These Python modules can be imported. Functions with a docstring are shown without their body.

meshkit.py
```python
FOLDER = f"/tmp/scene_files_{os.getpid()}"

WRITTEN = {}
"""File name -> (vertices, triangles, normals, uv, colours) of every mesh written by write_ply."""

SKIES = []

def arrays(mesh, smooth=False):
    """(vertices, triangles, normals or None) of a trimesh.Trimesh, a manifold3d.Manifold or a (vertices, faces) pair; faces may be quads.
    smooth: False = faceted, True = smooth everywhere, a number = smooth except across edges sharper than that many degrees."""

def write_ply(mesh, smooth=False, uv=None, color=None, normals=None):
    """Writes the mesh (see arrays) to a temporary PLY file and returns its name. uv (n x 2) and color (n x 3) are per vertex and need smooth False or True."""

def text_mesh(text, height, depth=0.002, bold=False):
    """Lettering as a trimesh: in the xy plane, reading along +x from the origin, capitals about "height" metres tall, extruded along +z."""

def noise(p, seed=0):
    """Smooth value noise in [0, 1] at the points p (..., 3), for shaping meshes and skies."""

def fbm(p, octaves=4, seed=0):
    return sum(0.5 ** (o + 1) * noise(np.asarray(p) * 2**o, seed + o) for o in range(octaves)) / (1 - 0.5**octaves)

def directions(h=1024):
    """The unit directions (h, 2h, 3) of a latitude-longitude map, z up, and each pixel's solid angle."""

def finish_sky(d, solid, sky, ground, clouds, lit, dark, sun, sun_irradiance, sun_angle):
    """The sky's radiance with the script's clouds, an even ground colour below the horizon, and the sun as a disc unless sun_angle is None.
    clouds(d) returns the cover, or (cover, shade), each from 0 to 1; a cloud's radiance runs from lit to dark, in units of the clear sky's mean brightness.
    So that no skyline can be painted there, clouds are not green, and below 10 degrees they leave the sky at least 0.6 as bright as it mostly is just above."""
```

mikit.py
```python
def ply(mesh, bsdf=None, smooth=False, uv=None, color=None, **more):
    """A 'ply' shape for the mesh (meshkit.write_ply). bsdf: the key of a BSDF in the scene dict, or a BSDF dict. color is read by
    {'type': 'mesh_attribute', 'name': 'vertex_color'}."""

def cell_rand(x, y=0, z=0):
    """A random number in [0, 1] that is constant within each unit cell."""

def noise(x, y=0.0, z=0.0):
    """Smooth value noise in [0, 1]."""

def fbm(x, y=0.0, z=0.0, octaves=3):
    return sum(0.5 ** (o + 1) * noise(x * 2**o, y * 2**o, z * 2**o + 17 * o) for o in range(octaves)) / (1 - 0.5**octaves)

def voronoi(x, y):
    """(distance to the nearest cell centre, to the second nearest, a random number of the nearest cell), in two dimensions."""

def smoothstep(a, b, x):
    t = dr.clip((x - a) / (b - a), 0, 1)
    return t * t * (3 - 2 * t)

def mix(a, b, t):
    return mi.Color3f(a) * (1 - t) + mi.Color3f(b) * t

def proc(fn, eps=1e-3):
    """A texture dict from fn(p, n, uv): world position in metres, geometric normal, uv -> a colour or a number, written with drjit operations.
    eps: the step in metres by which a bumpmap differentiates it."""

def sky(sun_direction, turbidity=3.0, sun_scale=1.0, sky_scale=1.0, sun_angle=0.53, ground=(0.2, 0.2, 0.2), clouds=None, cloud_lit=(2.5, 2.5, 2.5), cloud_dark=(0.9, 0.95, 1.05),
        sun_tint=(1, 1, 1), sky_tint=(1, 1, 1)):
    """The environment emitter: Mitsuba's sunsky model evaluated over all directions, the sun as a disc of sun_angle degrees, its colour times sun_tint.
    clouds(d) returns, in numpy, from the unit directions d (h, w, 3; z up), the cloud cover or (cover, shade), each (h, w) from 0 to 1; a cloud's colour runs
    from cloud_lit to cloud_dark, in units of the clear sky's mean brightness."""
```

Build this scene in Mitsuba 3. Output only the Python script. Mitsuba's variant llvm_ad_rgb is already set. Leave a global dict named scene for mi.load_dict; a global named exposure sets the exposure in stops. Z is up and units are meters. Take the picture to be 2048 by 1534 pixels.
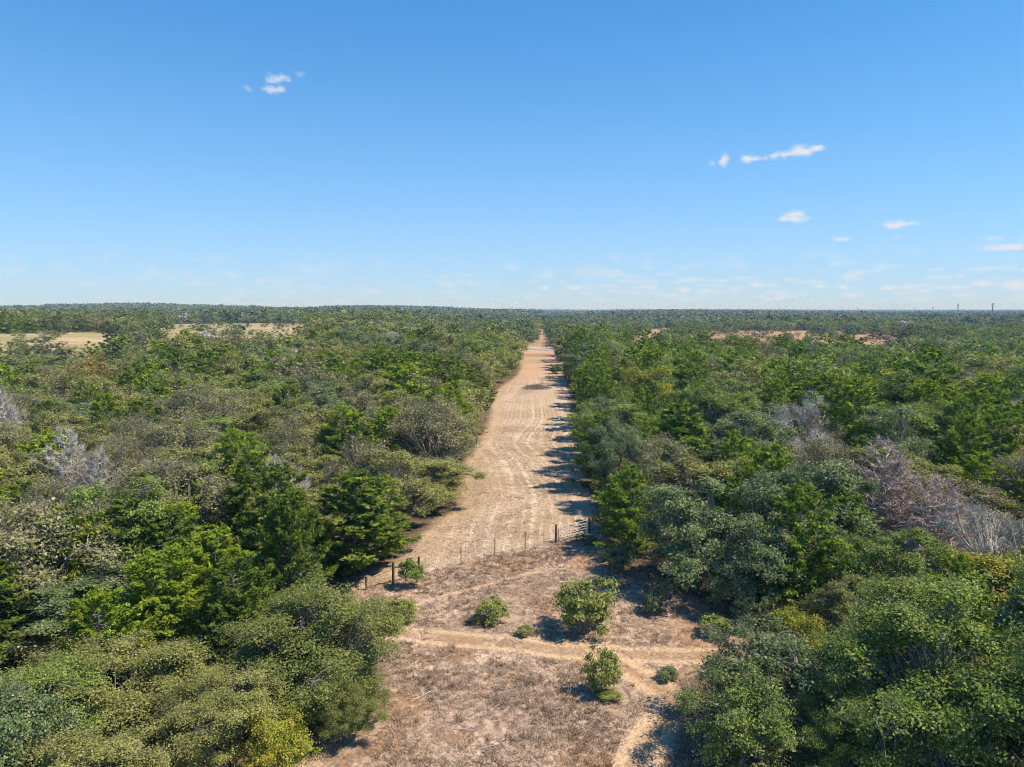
import math
import numpy as np
import trimesh
import drjit as dr
import mitsuba as mi
import mikit
import meshkit
from mikit import noise, fbm, smoothstep, mix, proc

T = mi.ScalarTransform4f
scene, labels = {'type': 'scene'}, {}

# ------------------------------------------------------------------ camera, sky, exposure
CAM_Z = 20.0
F = 1024 / math.tan(math.radians(71.5 / 2))            # focal length in pixels of the 2048 px wide photograph
PITCH = math.atan((767 - 619) / F)
SIGMA = [0.6e-4, 1.1e-4, 1.9e-4]
exposure = 2.15

scene['air'] = {'type': 'homogeneous', 'albedo': {'type': 'rgb', 'value': [0.95, 0.95, 0.95]},
                'sigma_t': {'type': 'rgb', 'value': SIGMA}}
scene['camera'] = {
    'type': 'perspective', 'fov': 71.5, 'fov_axis': 'x', 'near_clip': 0.5, 'far_clip': 60000.0,
    'to_world': T().look_at(origin=[0, 0, CAM_Z], target=[0, math.cos(PITCH), CAM_Z - math.sin(PITCH)], up=[0, 0, 1]),
    'medium': {'type': 'ref', 'id': 'air'}}


def ray(u, v):
    dx, dy = (u - 1024) / F, (767 - v) / F
    return np.array([dx, math.cos(PITCH) + math.sin(PITCH) * dy, -math.sin(PITCH) + math.cos(PITCH) * dy])


def ground_at(u, v, z=0.0):
    d = ray(u, v)
    t = (z - CAM_Z) / d[2]
    return float(d[0] * t), float(d[1] * t)


def height_at(v, y, u=1024):
    """The height of what the photograph shows in row v at the distance y."""
    d = ray(u, v)
    return CAM_Z + d[2] / d[1] * y


CLOUDS = [  # azimuth from +y, elevation, half width, half height (degrees), strength: the small fair-weather clouds of that day
    (-17.50, 16.45, 0.92, 0.37, 0.75), (-18.04, 16.24, 0.54, 0.22, 0.6), (-17.81, 15.70, 1.03, 0.33, 0.75), (-19.65, 15.64, 0.34, 0.29, 0.4), (-16.00, 16.87, 0.39, 0.22, 0.25), (21.50, 11.24, 1.20, 0.48, 1),
    (22.56, 11.39, 0.74, 0.36, 1), (20.41, 11.15, 0.53, 0.33, 0.9), (19.89, 11.11, 0.53, 0.26, 0.9), (18.05, 10.95, 0.92, 0.34, 0.95), (19.10, 10.99, 0.34, 0.19, 0.6), (16.15, 10.96, 0.46, 0.53, 0.9),
    (15.36, 10.82, 0.31, 0.27, 0.4), (21.10, 6.58, 1.13, 0.34, 1), (21.33, 6.89, 0.68, 0.34, 1), (28.19, 5.88, 1.28, 0.25, 0.95), (27.83, 5.80, 0.64, 0.25, 0.95), (24.59, 5.04, 0.66, 0.18, 0.85),
    (28.09, 4.93, 0.39, 0.14, 0.5), (34.40, 4.03, 1.50, 0.30, 1), (33.64, 4.56, 0.64, 0.20, 0.75), (35.12, 4.54, 0.33, 0.13, 0.5), (8.10, 4.07, 0.36, 0.16, 0.6), (13.58, 3.84, 0.31, 0.12, 0.4),
    (-5.59, 3.93, 0.52, 0.16, 0.4), (-23.82, 3.61, 0.48, 0.15, 0.35), (-10.20, 3.46, 0.40, 0.16, 0.3), (18.89, 1.84, 0.69, 0.19, 0.8), (2.63, 1.67, 0.36, 0.20, 0.7), (5.02, 1.62, 0.60, 0.20, 0.6),
    (8.18, 1.46, 0.64, 0.16, 0.5), (10.89, 1.60, 0.59, 0.16, 0.5), (13.56, 1.51, 0.67, 0.20, 0.6), (15.07, 1.38, 0.82, 0.16, 0.6), (17.27, 1.52, 0.50, 0.15, 0.5), (23.23, 1.68, 0.56, 0.15, 0.7),
    (24.74, 1.59, 0.62, 0.15, 0.7), (27.79, 1.51, 0.75, 0.18, 0.7), (28.78, 1.43, 0.53, 0.14, 0.6), (29.94, 1.27, 0.80, 0.17, 0.6), (31.85, 1.42, 0.65, 0.14, 0.6), (33.39, 1.69, 0.77, 0.20, 0.8),
    (35.03, 1.56, 0.69, 0.16, 0.7), (32.30, 0.94, 1.09, 0.14, 0.5), (25.26, 0.97, 1.09, 0.15, 0.5), (20.51, 1.04, 1.13, 0.15, 0.5), (12.44, 1.09, 1.18, 0.16, 0.5), (1.44, 1.11, 0.81, 0.16, 0.4),
    (-4.94, 1.31, 0.80, 0.16, 0.4), (-14.99, 1.31, 0.54, 0.12, 0.3), (-20.78, 1.19, 0.60, 0.11, 0.3), (-29.28, 1.18, 0.56, 0.11, 0.3)]


def clouds(d):
    az = np.degrees(np.arctan2(d[..., 0], d[..., 1]))
    el = np.degrees(np.arcsin(np.clip(d[..., 2], -1, 1)))
    wob = meshkit.fbm(np.stack([az * 2.2, el * 4.5, az * 0], -1), 4, 3) - 0.5
    cover = np.zeros(az.shape)
    for a, e, w, h, s in CLOUDS:
        if e < 3.5:
            h, s = h + .06, min(1.0, s * 1.5)
        below = np.where(el < e, 1.7, 1.0)
        q = np.sqrt(((az - a) / w) ** 2 + ((el - e) * below / h) ** 2) + wob * 1.3
        cover = np.maximum(cover, s * np.clip((1.02 - q) / 0.65, 0, 1))
    # rows of small flat cumulus low over the whole horizon
    n = meshkit.fbm(np.stack([az * 0.75, 30 / np.clip(el + 1.0, .5, 90) * 1.6, az * 0], -1), 5, 11)
    side = 0.5 + 0.5 * np.sin(np.radians(az * 1.0 + 10))
    band = np.clip((el - 0.3) / .5, 0, 1) * np.clip((4.6 - el) / 2.4, 0, 1)
    cover = np.maximum(cover, (0.15 + .5 * side) * band * np.clip((n - 0.63 + .05 * side) / 0.07, 0, 1))
    veil = .66 * np.exp(-np.clip(el, 0, 90) / 8.5) + .06 * np.exp(-np.clip(el, 0, 90) / 16)     # pale low air
    cover = 1 - (1 - cover) * (1 - veil)
    return cover, np.clip(0.25 - wob, 0, 1) * 0.15


SUN = np.array([0.88, -0.12, 1.30])
scene['sky'] = mikit.sky(SUN, turbidity=2.6, sun_scale=1.0, sky_scale=1.0, ground=(0.16, 0.14, 0.09), clouds=clouds,
                         cloud_lit=(2.35, 2.42, 2.5), cloud_dark=(1.5, 1.6, 1.7), sky_tint=(0.20, 0.85, 1.21))
SUNN = SUN / np.linalg.norm(SUN)


# ------------------------------------------------------------------ terrain
def sst(a, b, x):
    t = np.clip((np.asarray(x, float) - a) / (b - a), 0, 1)
    return t * t * (3 - 2 * t)


def terrain(x, y):
    x, y = np.asarray(x, float), np.asarray(y, float)
    a = x / np.maximum(y, 20.0)
    z = 8.0 * sst(130, 380, y) * sst(0.02, 0.2, -a)
    z = z + 3.0 * sst(215, 300, y) * sst(0.52, 0.6, -a) * sst(420, 320, y)
    off = np.maximum(np.interp(y, EDGE[:, 0], EDGE[:, 1]) - x, x - np.interp(y, EDGE[:, 0], EDGE[:, 2]))
    z = z + 2.2 * sst(60, 170, y) * sst(2, 22, off) * sst(0.56, 0.46, np.abs(a)) * sst(300, 200, y)
    z = z + 2.2 * sst(330, 430, y) * sst(0.12, 0.18, a) * sst(.62, .54, a) * sst(760, 600, y)
    z = z + 9.0 * sst(900, 2300, y) * sst(0.12, -0.05, a) * (1 - sst(-.1, -.3, a) * .45)
    z = z + 13.0 * np.exp(-((a + 0.53) / 0.13) ** 2) * sst(800, 1900, y) + 4.5 * np.exp(-((a + 0.18) / 0.06) ** 2) * sst(950, 1300, y)
    z = z + 5.0 * sst(600, 1500, y) * sst(0.12, 0.20, a) * sst(0.44, 0.32, a)
    far = sst(60, 200, np.hypot(x, y))
    z = z + sst(900, 1600, y) * 5 * (meshkit.fbm(np.stack([x / 260, y / 500, x * 0 + 4], -1), 3, 15) - .5)
    z = z + far * 1.2 * (meshkit.fbm(np.stack([x / 140, y / 140, x * 0], -1), 3, 5) - 0.5)
    z = z + 0.9 * np.exp(-((x - 6.2) / 4.5) ** 2 - ((y - 179) / 6.0) ** 2)        # the low mound in the clearing
    near = np.clip(1 - np.hypot(x, y - 60) / 160, 0, 1)
    z = z + near * 0.35 * (meshkit.fbm(np.stack([x / 7, y / 7, x * 0], -1), 2, 8) - 0.5)
    z = z + near * 0.16 * (meshkit.fbm(np.stack([x / .9, y / .9, x * 0], -1), 2, 9) - 0.5)
    return z


def gz(x, y):
    return float(terrain(x, y))


# edges of the clearing: y, x of the left wood's front, x of the right wood's front
EDGE = np.array([[14, -15.0, 4.5], [27, -12.0, 6.0], [31.3, -9.5, 7.2], [34, -7.4, 7.6], [36.2, -6.4, 8.6], [40.8, -7.2, 15.0], [44.2, -8.8, 14.2], [46.6, -10.5, 13.2],
                 [49.2, -11.5, 10.8], [53.1, -9.6, 8.9], [56.5, -8.0, 8.4], [64.6, -7.2, 7.6], [71.5, -5.1, 8.0], [82, -5.4, 8.3],
                 [90, -5.6, 9.0], [108, -4.7, 9.7], [128, -3.6, 11.0], [150, -3.8, 12.0], [176, -3.6, 14.0], [190, -1.6, 14.3], [215, 2.0, 15.0],
                 [246, 4.0, 15.6], [290, 4.8, 18.0], [353, 5.0, 20.5], [378, 6.0, 23.5], [396, 15.2, 20.0], [430, 17.2, 21.1], [560, 22.3, 25.7], [700, 27.8, 30.7], [900, 36.7, 38.9], [1300, 53, 58.5], [1700, 71, 74], [2000, 84, 84.1], [9000, 378, 378.1]])


def edge_x(y, side):
    return np.interp(y, EDGE[:, 0], EDGE[:, side])


def poly_mask(x, y, poly):
    poly = np.asarray(poly)
    inside = np.zeros(np.shape(x), bool)
    for (x0, y0), (x1, y1) in zip(poly, np.roll(poly, -1, 0)):
        with np.errstate(divide='ignore', invalid='ignore'):
            inside ^= ((y0 > y) != (y1 > y)) & (x < (x1 - x0) * (y - y0) / (y1 - y0 + 1e-12) + x0)
    return inside


FIELDS = [   # open fields between the woods: bearing x/y from, to; distance y from, to
    (-.86, -.585, 222, 322), (-.50, -.285, 238, 600), (.172, .228, 345, 700), (.262, .40, 335, 590), (.38, .475, 335, 560), (.455, .555, 350, 505),
    (-.44, -.40, 1350, 1650), (-.215, -.155, 1120, 1400)]
ROAD_A, ROAD_B = np.array([-1.1, 386.5]) - 150 * np.array([.49, -.87]), np.array([19.9, 348.6]) + 150 * np.array([.49, -.87])


def road_dist(x, y):
    d = (ROAD_B - ROAD_A) / np.linalg.norm(ROAD_B - ROAD_A)
    return np.abs((x - ROAD_A[0]) * d[1] - (y - ROAD_A[1]) * d[0])


def open_ground(x, y, margin=0.0):
    """Where no tree of the crown radius 'margin' may stand."""
    x, y = np.asarray(x, float), np.asarray(y, float)
    o = (x > edge_x(y, 1) - margin) & (x < edge_x(y, 2) + margin)
    yy = np.maximum(y, 1.0)
    wob = .018 * np.sin(y * .06 + x * .02) + .01 * np.sin(y * .023 + 2)
    for a0, a1, y0, y1 in FIELDS:
        e = 14 * np.sin(x * .045 + y0)
        o |= (x / yy > a0 + wob - margin / yy) & (x / yy < a1 + wob + margin / yy) & (y > y0 + e - margin) & (y < y1 + e + margin)
    o |= (road_dist(x, y) < 7 + margin * .5) & (y < 700)
    return o


# ------------------------------------------------------------------ materials
def lin(r, g, b):
    return [((c / 255 + .055) / 1.055) ** 2.4 for c in (r, g, b)]


def leaf_material(name, a, b, tip, accent, frac, trans=0.5, rough=0.42, hue=0.35, bark=(.16, .13, .11)):
    """a to b over the leaves, tip: young growth, accent: the fraction frac of the leaves that has turned."""
    def fn(p, n, uv):
        u, v = uv[0], uv[1]
        t = noise(p[0] * 0.16, p[1] * 0.16, 3.1)
        t2 = noise(p[0] * 0.55, p[1] * 0.55, p[2] * .55)
        c = mix(a, b, dr.clip(u * 0.55 + t * hue + t2 * .3 - .08, 0, 1))
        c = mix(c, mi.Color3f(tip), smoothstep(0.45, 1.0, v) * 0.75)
        c = mix(c, mi.Color3f(accent), dr.select(u > 1 - frac * (0.3 + 1.4 * t2), 1.0, 0.0))
        c = dr.select(v < -0.5, mi.Color3f(bark) * (.6 + .8 * u), c)
        return c * (1.05 + .75 * (mi.Float(u * 7.0) - dr.floor(u * 7.0)))
    scene[name] = {'type': 'principledthin', 'base_color': proc(fn), 'roughness': rough, 'diff_trans': trans, 'spec_trans': 0.0, 'eta': 1.33}


leaf_material('cedar_bright', (0.092, 0.15, 0.014), (0.185, 0.26, 0.022), (0.33, 0.375, 0.042), (0.17, 0.13, 0.05), 0.03)
leaf_material('cedar_green', (0.062, 0.126, 0.017), (0.135, 0.21, 0.026), (0.25, 0.31, 0.04), (0.15, 0.12, 0.05), 0.03)
leaf_material('cedar_dark', (0.048, 0.092, 0.015), (0.11, 0.168, 0.023), (0.225, 0.26, 0.036), (0.14, 0.11, 0.05), 0.04)
leaf_material('oak_olive', (0.105, 0.13, 0.034), (0.21, 0.225, 0.068), (0.27, 0.275, 0.095), (0.32, 0.28, 0.17), .05, hue=.45)
leaf_material('oak_green', (0.078, 0.135, 0.026), (0.165, 0.23, 0.05), (0.235, 0.285, 0.075), (0.25, 0.25, 0.11), 0.07, hue=.4, rough=.4)
leaf_material('oak_blue', (0.06, 0.108, 0.04), (0.135, 0.185, 0.075), (0.2, 0.235, 0.11), (0.27, 0.27, 0.18), 0.06, hue=.4, rough=.4)
leaf_material('oak_grey', (.115, .128, .050), (.195, .200, .088), (.250, .245, .125), (.30, .26, .18), .12, hue=.4)
leaf_material('holly_leaf', (0.085, 0.122, 0.03), (0.15, 0.185, 0.052), (0.205, 0.22, 0.075), (0.22, 0.18, 0.08), 0.06, hue=.3)
leaf_material('elm_yellow', (0.116, 0.189, 0.029), (0.246, 0.275, 0.036), (0.377, 0.334, 0.051), (.36, .17, .04), .07, hue=.4)
leaf_material('orange_leaf', (0.11, 0.115, 0.035), (0.23, 0.17, 0.05), (0.31, 0.215, 0.075), (0.36, 0.18, 0.06), 0.2, hue=.4)
leaf_material('shrub_leaf', (.115, .165, .038), (.220, .265, .070), (.290, .310, .095), (.28, .24, .11), .10, hue=.3)


def far_fn(p, n, uv):
    u, v = uv[0], uv[1]
    t = noise(p[0] * 0.11, p[1] * 0.11, 1.7)
    t2 = noise(p[0] * 0.017 + 9, p[1] * 0.011, 4.2)
    c = mix((.058, .092, .028), (.150, .178, .062), smoothstep(.25, .75, t))
    c = mix(c, mi.Color3f(.220, .205, .130), smoothstep(.60, .80, noise(p[0] * 0.14 + 40, p[1] * 0.14, 2.2)) * .8)
    c = mix(c, mi.Color3f(.150, .190, .045), smoothstep(.70, .85, noise(p[0] * 0.15 + 80, p[1] * 0.15, 6.2)) * .7)
    c = mix(c, mi.Color3f(.115, .085, .055), smoothstep(.55, .85, t2) * .35)
    c = dr.select(v < -0.5, mi.Color3f(.12, .10, .085), c)
    return c * (1.05 + .7 * u)


scene['far_leaf'] = {'type': 'principledthin', 'base_color': proc(far_fn), 'roughness': 0.6, 'diff_trans': 0.5, 'spec_trans': 0.0, 'eta': 1.3}


def bark_fn(p, n, uv):
    g = noise(p[0] * 9, p[1] * 9, p[2] * 2.2)
    return mix((.115, .100, .086), (.34, .315, .285), g)


def twig_fn(p, n, uv):
    t = noise(p[0] * .3, p[1] * .3, p[2] * .3)
    return mix((.36, .335, .30), (.62, .595, .55), noise(p[0] * 5, p[1] * 5, p[2] * 5)) * (.75 + .45 * t)


def brown_twig_fn(p, n, uv):
    return mix((.36, .26, .215), (.60, .52, .465), noise(p[0] * 1.6, p[1] * 1.6, p[2] * 1.6))


for key, fn in (('bark', bark_fn), ('grey_twig', twig_fn), ('brown_twig', brown_twig_fn)):
    scene[key] = {'type': 'twosided', 'bsdf': {'type': 'diffuse', 'reflectance': proc(fn)}}


# ------------------------------------------------------------------ tree builder
class Bag:
    """Triangles with one uv per vertex."""
    def __init__(self):
        self.v, self.f, self.t, self.n = [], [], [], 0

    def add(self, v, f, t):
        self.v.append(v); self.f.append(f + self.n); self.t.append(t); self.n += len(v)

    def arrays(self):
        return np.vstack(self.v), np.vstack(self.f), np.vstack(self.t)

    def count(self):
        return sum(len(f) for f in self.f)

    def tube(self, p, r, sides, rng, cap=True):
        p = np.asarray(p, float); r = np.broadcast_to(r, (len(p),))
        t = np.gradient(p, axis=0); t /= np.linalg.norm(t, axis=1, keepdims=True) + 1e-9
        a = np.cross(t, [0.31, 0.17, 0.93] if abs(t[0][2]) < .8 else [0.93, .31, .17]); a /= np.linalg.norm(a, axis=1, keepdims=True) + 1e-9
        b = np.cross(t, a); ang = np.arange(sides) * 2 * np.pi / sides
        v = p[:, None] + r[:, None, None] * (np.cos(ang)[None, :, None] * a[:, None] + np.sin(ang)[None, :, None] * b[:, None])
        i, j = np.meshgrid(np.arange(len(p) - 1), np.arange(sides), indexing='ij')
        q = np.stack([i * sides + j, i * sides + (j + 1) % sides, (i + 1) * sides + (j + 1) % sides, (i + 1) * sides + j], -1).reshape(-1, 4)
        self.add(v.reshape(-1, 3), np.vstack([q[:, [0, 1, 2]], q[:, [0, 2, 3]]]), np.column_stack([np.full(v.size // 3, rng.random()), np.full(v.size // 3, -1.0)]))

    def spikes(self, a, b, r, rng, v=-1.0):
        """Fine twigs: three-sided needles from the points a to the points b."""
        a, b = np.asarray(a), np.asarray(b); n = len(a)
        if n == 0:
            return
        d = b - a; d /= np.linalg.norm(d, axis=1, keepdims=True) + 1e-9
        s = np.cross(d, rng.normal(size=(n, 3))); s /= np.linalg.norm(s, axis=1, keepdims=True) + 1e-9
        w = np.cross(d, s); r = np.broadcast_to(r, (n,))[:, None]
        vs = np.stack([a + s * r, a - s * r * .5 + w * r * .87, a - s * r * .5 - w * r * .87, b], 1)
        f = (np.arange(n) * 4)[:, None, None] + np.array([[0, 1, 3], [1, 2, 3], [2, 0, 3]])
        u = np.repeat(rng.random(n), 4)
        self.add(vs.reshape(-1, 3), f.reshape(-1, 3), np.column_stack([u, np.full(4 * n, v)]))

    def leaves(self, c, nrm, axis, L, W, tipness, rng, tri=False):
        n = len(c)
        nrm = nrm / (np.linalg.norm(nrm, axis=1, keepdims=True) + 1e-9)
        ax = axis - nrm * np.sum(axis * nrm, 1, keepdims=True); ax /= np.linalg.norm(ax, axis=1, keepdims=True) + 1e-9
        s = np.cross(nrm, ax)
        k = np.exp(rng.normal(0, .28, n)).clip(.5, 1.35); L = (L * k * rng.uniform(.8, 1.2, n))[:, None]; W = (W * k * rng.uniform(.7, 1.3, n))[:, None]
        if tri:
            vs = np.stack([c - ax * L * .4 - s * W * .5, c - ax * L * .25 + s * W * .5, c + ax * L * .6], 1)
            f = (np.arange(n) * 3)[:, None, None] + np.array([[0, 1, 2]])
            k = 3
        else:
            fold = nrm * W * rng.uniform(-.1, .45, (n, 1))
            vs = np.stack([c - ax * L * .5, c - s * W * .5 + fold, c + ax * L * .5, c + s * W * .5 + fold], 1)
            f = (np.arange(n) * 4)[:, None, None] + np.array([[0, 1, 2], [0, 2, 3]])
            k = 4
        self.add(vs.reshape(-1, 3), f.reshape(-1, 3), np.column_stack([np.repeat(rng.random(n), k), np.repeat(tipness, k)]))


def bez(p0, p1, p2, n):
    t = np.linspace(0, 1, n)[:, None]
    return (1 - t) ** 2 * p0 + 2 * t * (1 - t) * p1 + t * t * p2


def unit(v):
    return v / (np.linalg.norm(v, axis=-1, keepdims=True) + 1e-9)


def broadleaf(seed, H, R, base, nlobe, nclump, nleaf, L, W, tri, ntwig, twig_r, trunk_r, stems=1, clump=.5, leafy=True, sides=6, twig_len=.7, low=False, full=1.08):
    """(wood, crown): rounded crown of lobes carried by limbs; each lobe holds leaf clumps on their own twigs."""
    rng = np.random.default_rng(seed)
    wood, crown = Bag(), Bag()
    zc, hz = (base + H) / 2, (H - base) / 2
    k = np.arange(nlobe) + .5
    zz = 1 - 1.75 * k / nlobe + rng.normal(0, .12, nlobe); zz = np.clip(zz, -.8, .97)
    th = k * 2.39996 + rng.normal(0, .35, nlobe)
    rr = np.sqrt(1 - zz ** 2)
    dirs = np.column_stack([rr * np.cos(th), rr * np.sin(th), zz])
    reach = rng.uniform(.36, .88, nlobe)[:, None]
    lob = dirs * reach * [R, R, hz] + [0, 0, zc]
    lr = R * rng.uniform(.28, .50, nlobe) * full
    fork = np.array([rng.normal(0, .12) * R, rng.normal(0, .12) * R, max(.25, base * .75)])
    if not low:
        for s in range(stems):
            foot = np.array([rng.normal(0, .12) * (stems > 1) * R, rng.normal(0, .12) * (stems > 1) * R, -.25])
            wood.tube(bez(foot, (foot + fork) / 2 + rng.normal(0, .12, 3), fork, 6), np.linspace(trunk_r * 1.25, trunk_r * .8, 6), sides, rng)
    paths = []
    for i in range(nlobe):
        mid = fork + (lob[i] - fork) * [.35, .35, .62] + rng.normal(0, .08 * R, 3)
        p = bez(fork, mid, lob[i] + dirs[i] * lr[i] * .3, 7)
        p[1:-1] += rng.normal(0, .035 * R, (5, 3))
        paths.append(p)
        if not low:
            wood.tube(p, np.linspace(trunk_r * .5, trunk_r * .10 + .008, 7), max(4, sides - 2), rng)
    per = max(1, nclump // nlobe)
    cc, cd = [], []
    for i in range(nlobe):
        ns = 6
        sd = unit(rng.normal(size=(ns, 3)) + dirs[i] * .7 + [0, 0, .3])
        sub = lob[i] + sd * lr[i] * rng.uniform(.45, 1.0, (ns, 1)) * [1, 1, .85]
        pick = rng.integers(0, ns, per)
        d = unit(rng.normal(size=(per, 3)) + sd[pick] * .8 + [0, 0, .35])
        c = sub[pick] + d * (lr[i] * .42 * rng.uniform(.25, 1.0, (per, 1))) * [1, 1, .75]
        cc.append(c); cd.append(unit(d * .7 + unit(c - [0, 0, zc - hz * .3]) * .6))
        if not low:
            at = paths[i][rng.integers(3, 7, per)]
            for q in range(per):
                m = (at[q] + c[q]) / 2 + rng.normal(0, .08, 3) + [0, 0, .08]
                wood.tube(np.array([at[q], m, c[q]]), [twig_r * 1.7, twig_r * 1.1, twig_r * .5], 3, rng)
    cc, cd = np.vstack(cc), np.vstack(cd)
    keep = cc[:, 2] > .15
    cc, cd = cc[keep], cd[keep]
    n = len(cc)
    if ntwig:
        a = np.repeat(cc, ntwig, 0) + rng.normal(0, clump * .3, (n * ntwig, 3))
        b = a + unit(np.repeat(cd, ntwig, 0) + rng.normal(0, .6, (n * ntwig, 3))) * (twig_len * rng.uniform(.5, 1.3, n * ntwig))[:, None]
        wood.spikes(a, b, twig_r * .55, rng)
    if leafy:
        m = rng.poisson(nleaf * np.exp(rng.normal(0, .35, n)))
        idx = np.repeat(np.arange(n), m)
        off = rng.normal(size=(len(idx), 3)) * (clump * np.array([1, 1, .62]))
        c = cc[idx] + off
        nr = cd[idx] * .85 + rng.normal(0, .42, (len(idx), 3)) + [0, 0, .35]
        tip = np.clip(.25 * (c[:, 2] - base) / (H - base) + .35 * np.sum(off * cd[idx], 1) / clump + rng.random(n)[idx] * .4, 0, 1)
        ok = c[:, 2] > .08
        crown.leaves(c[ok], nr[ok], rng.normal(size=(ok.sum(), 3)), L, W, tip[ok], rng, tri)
    return wood, crown


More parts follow.
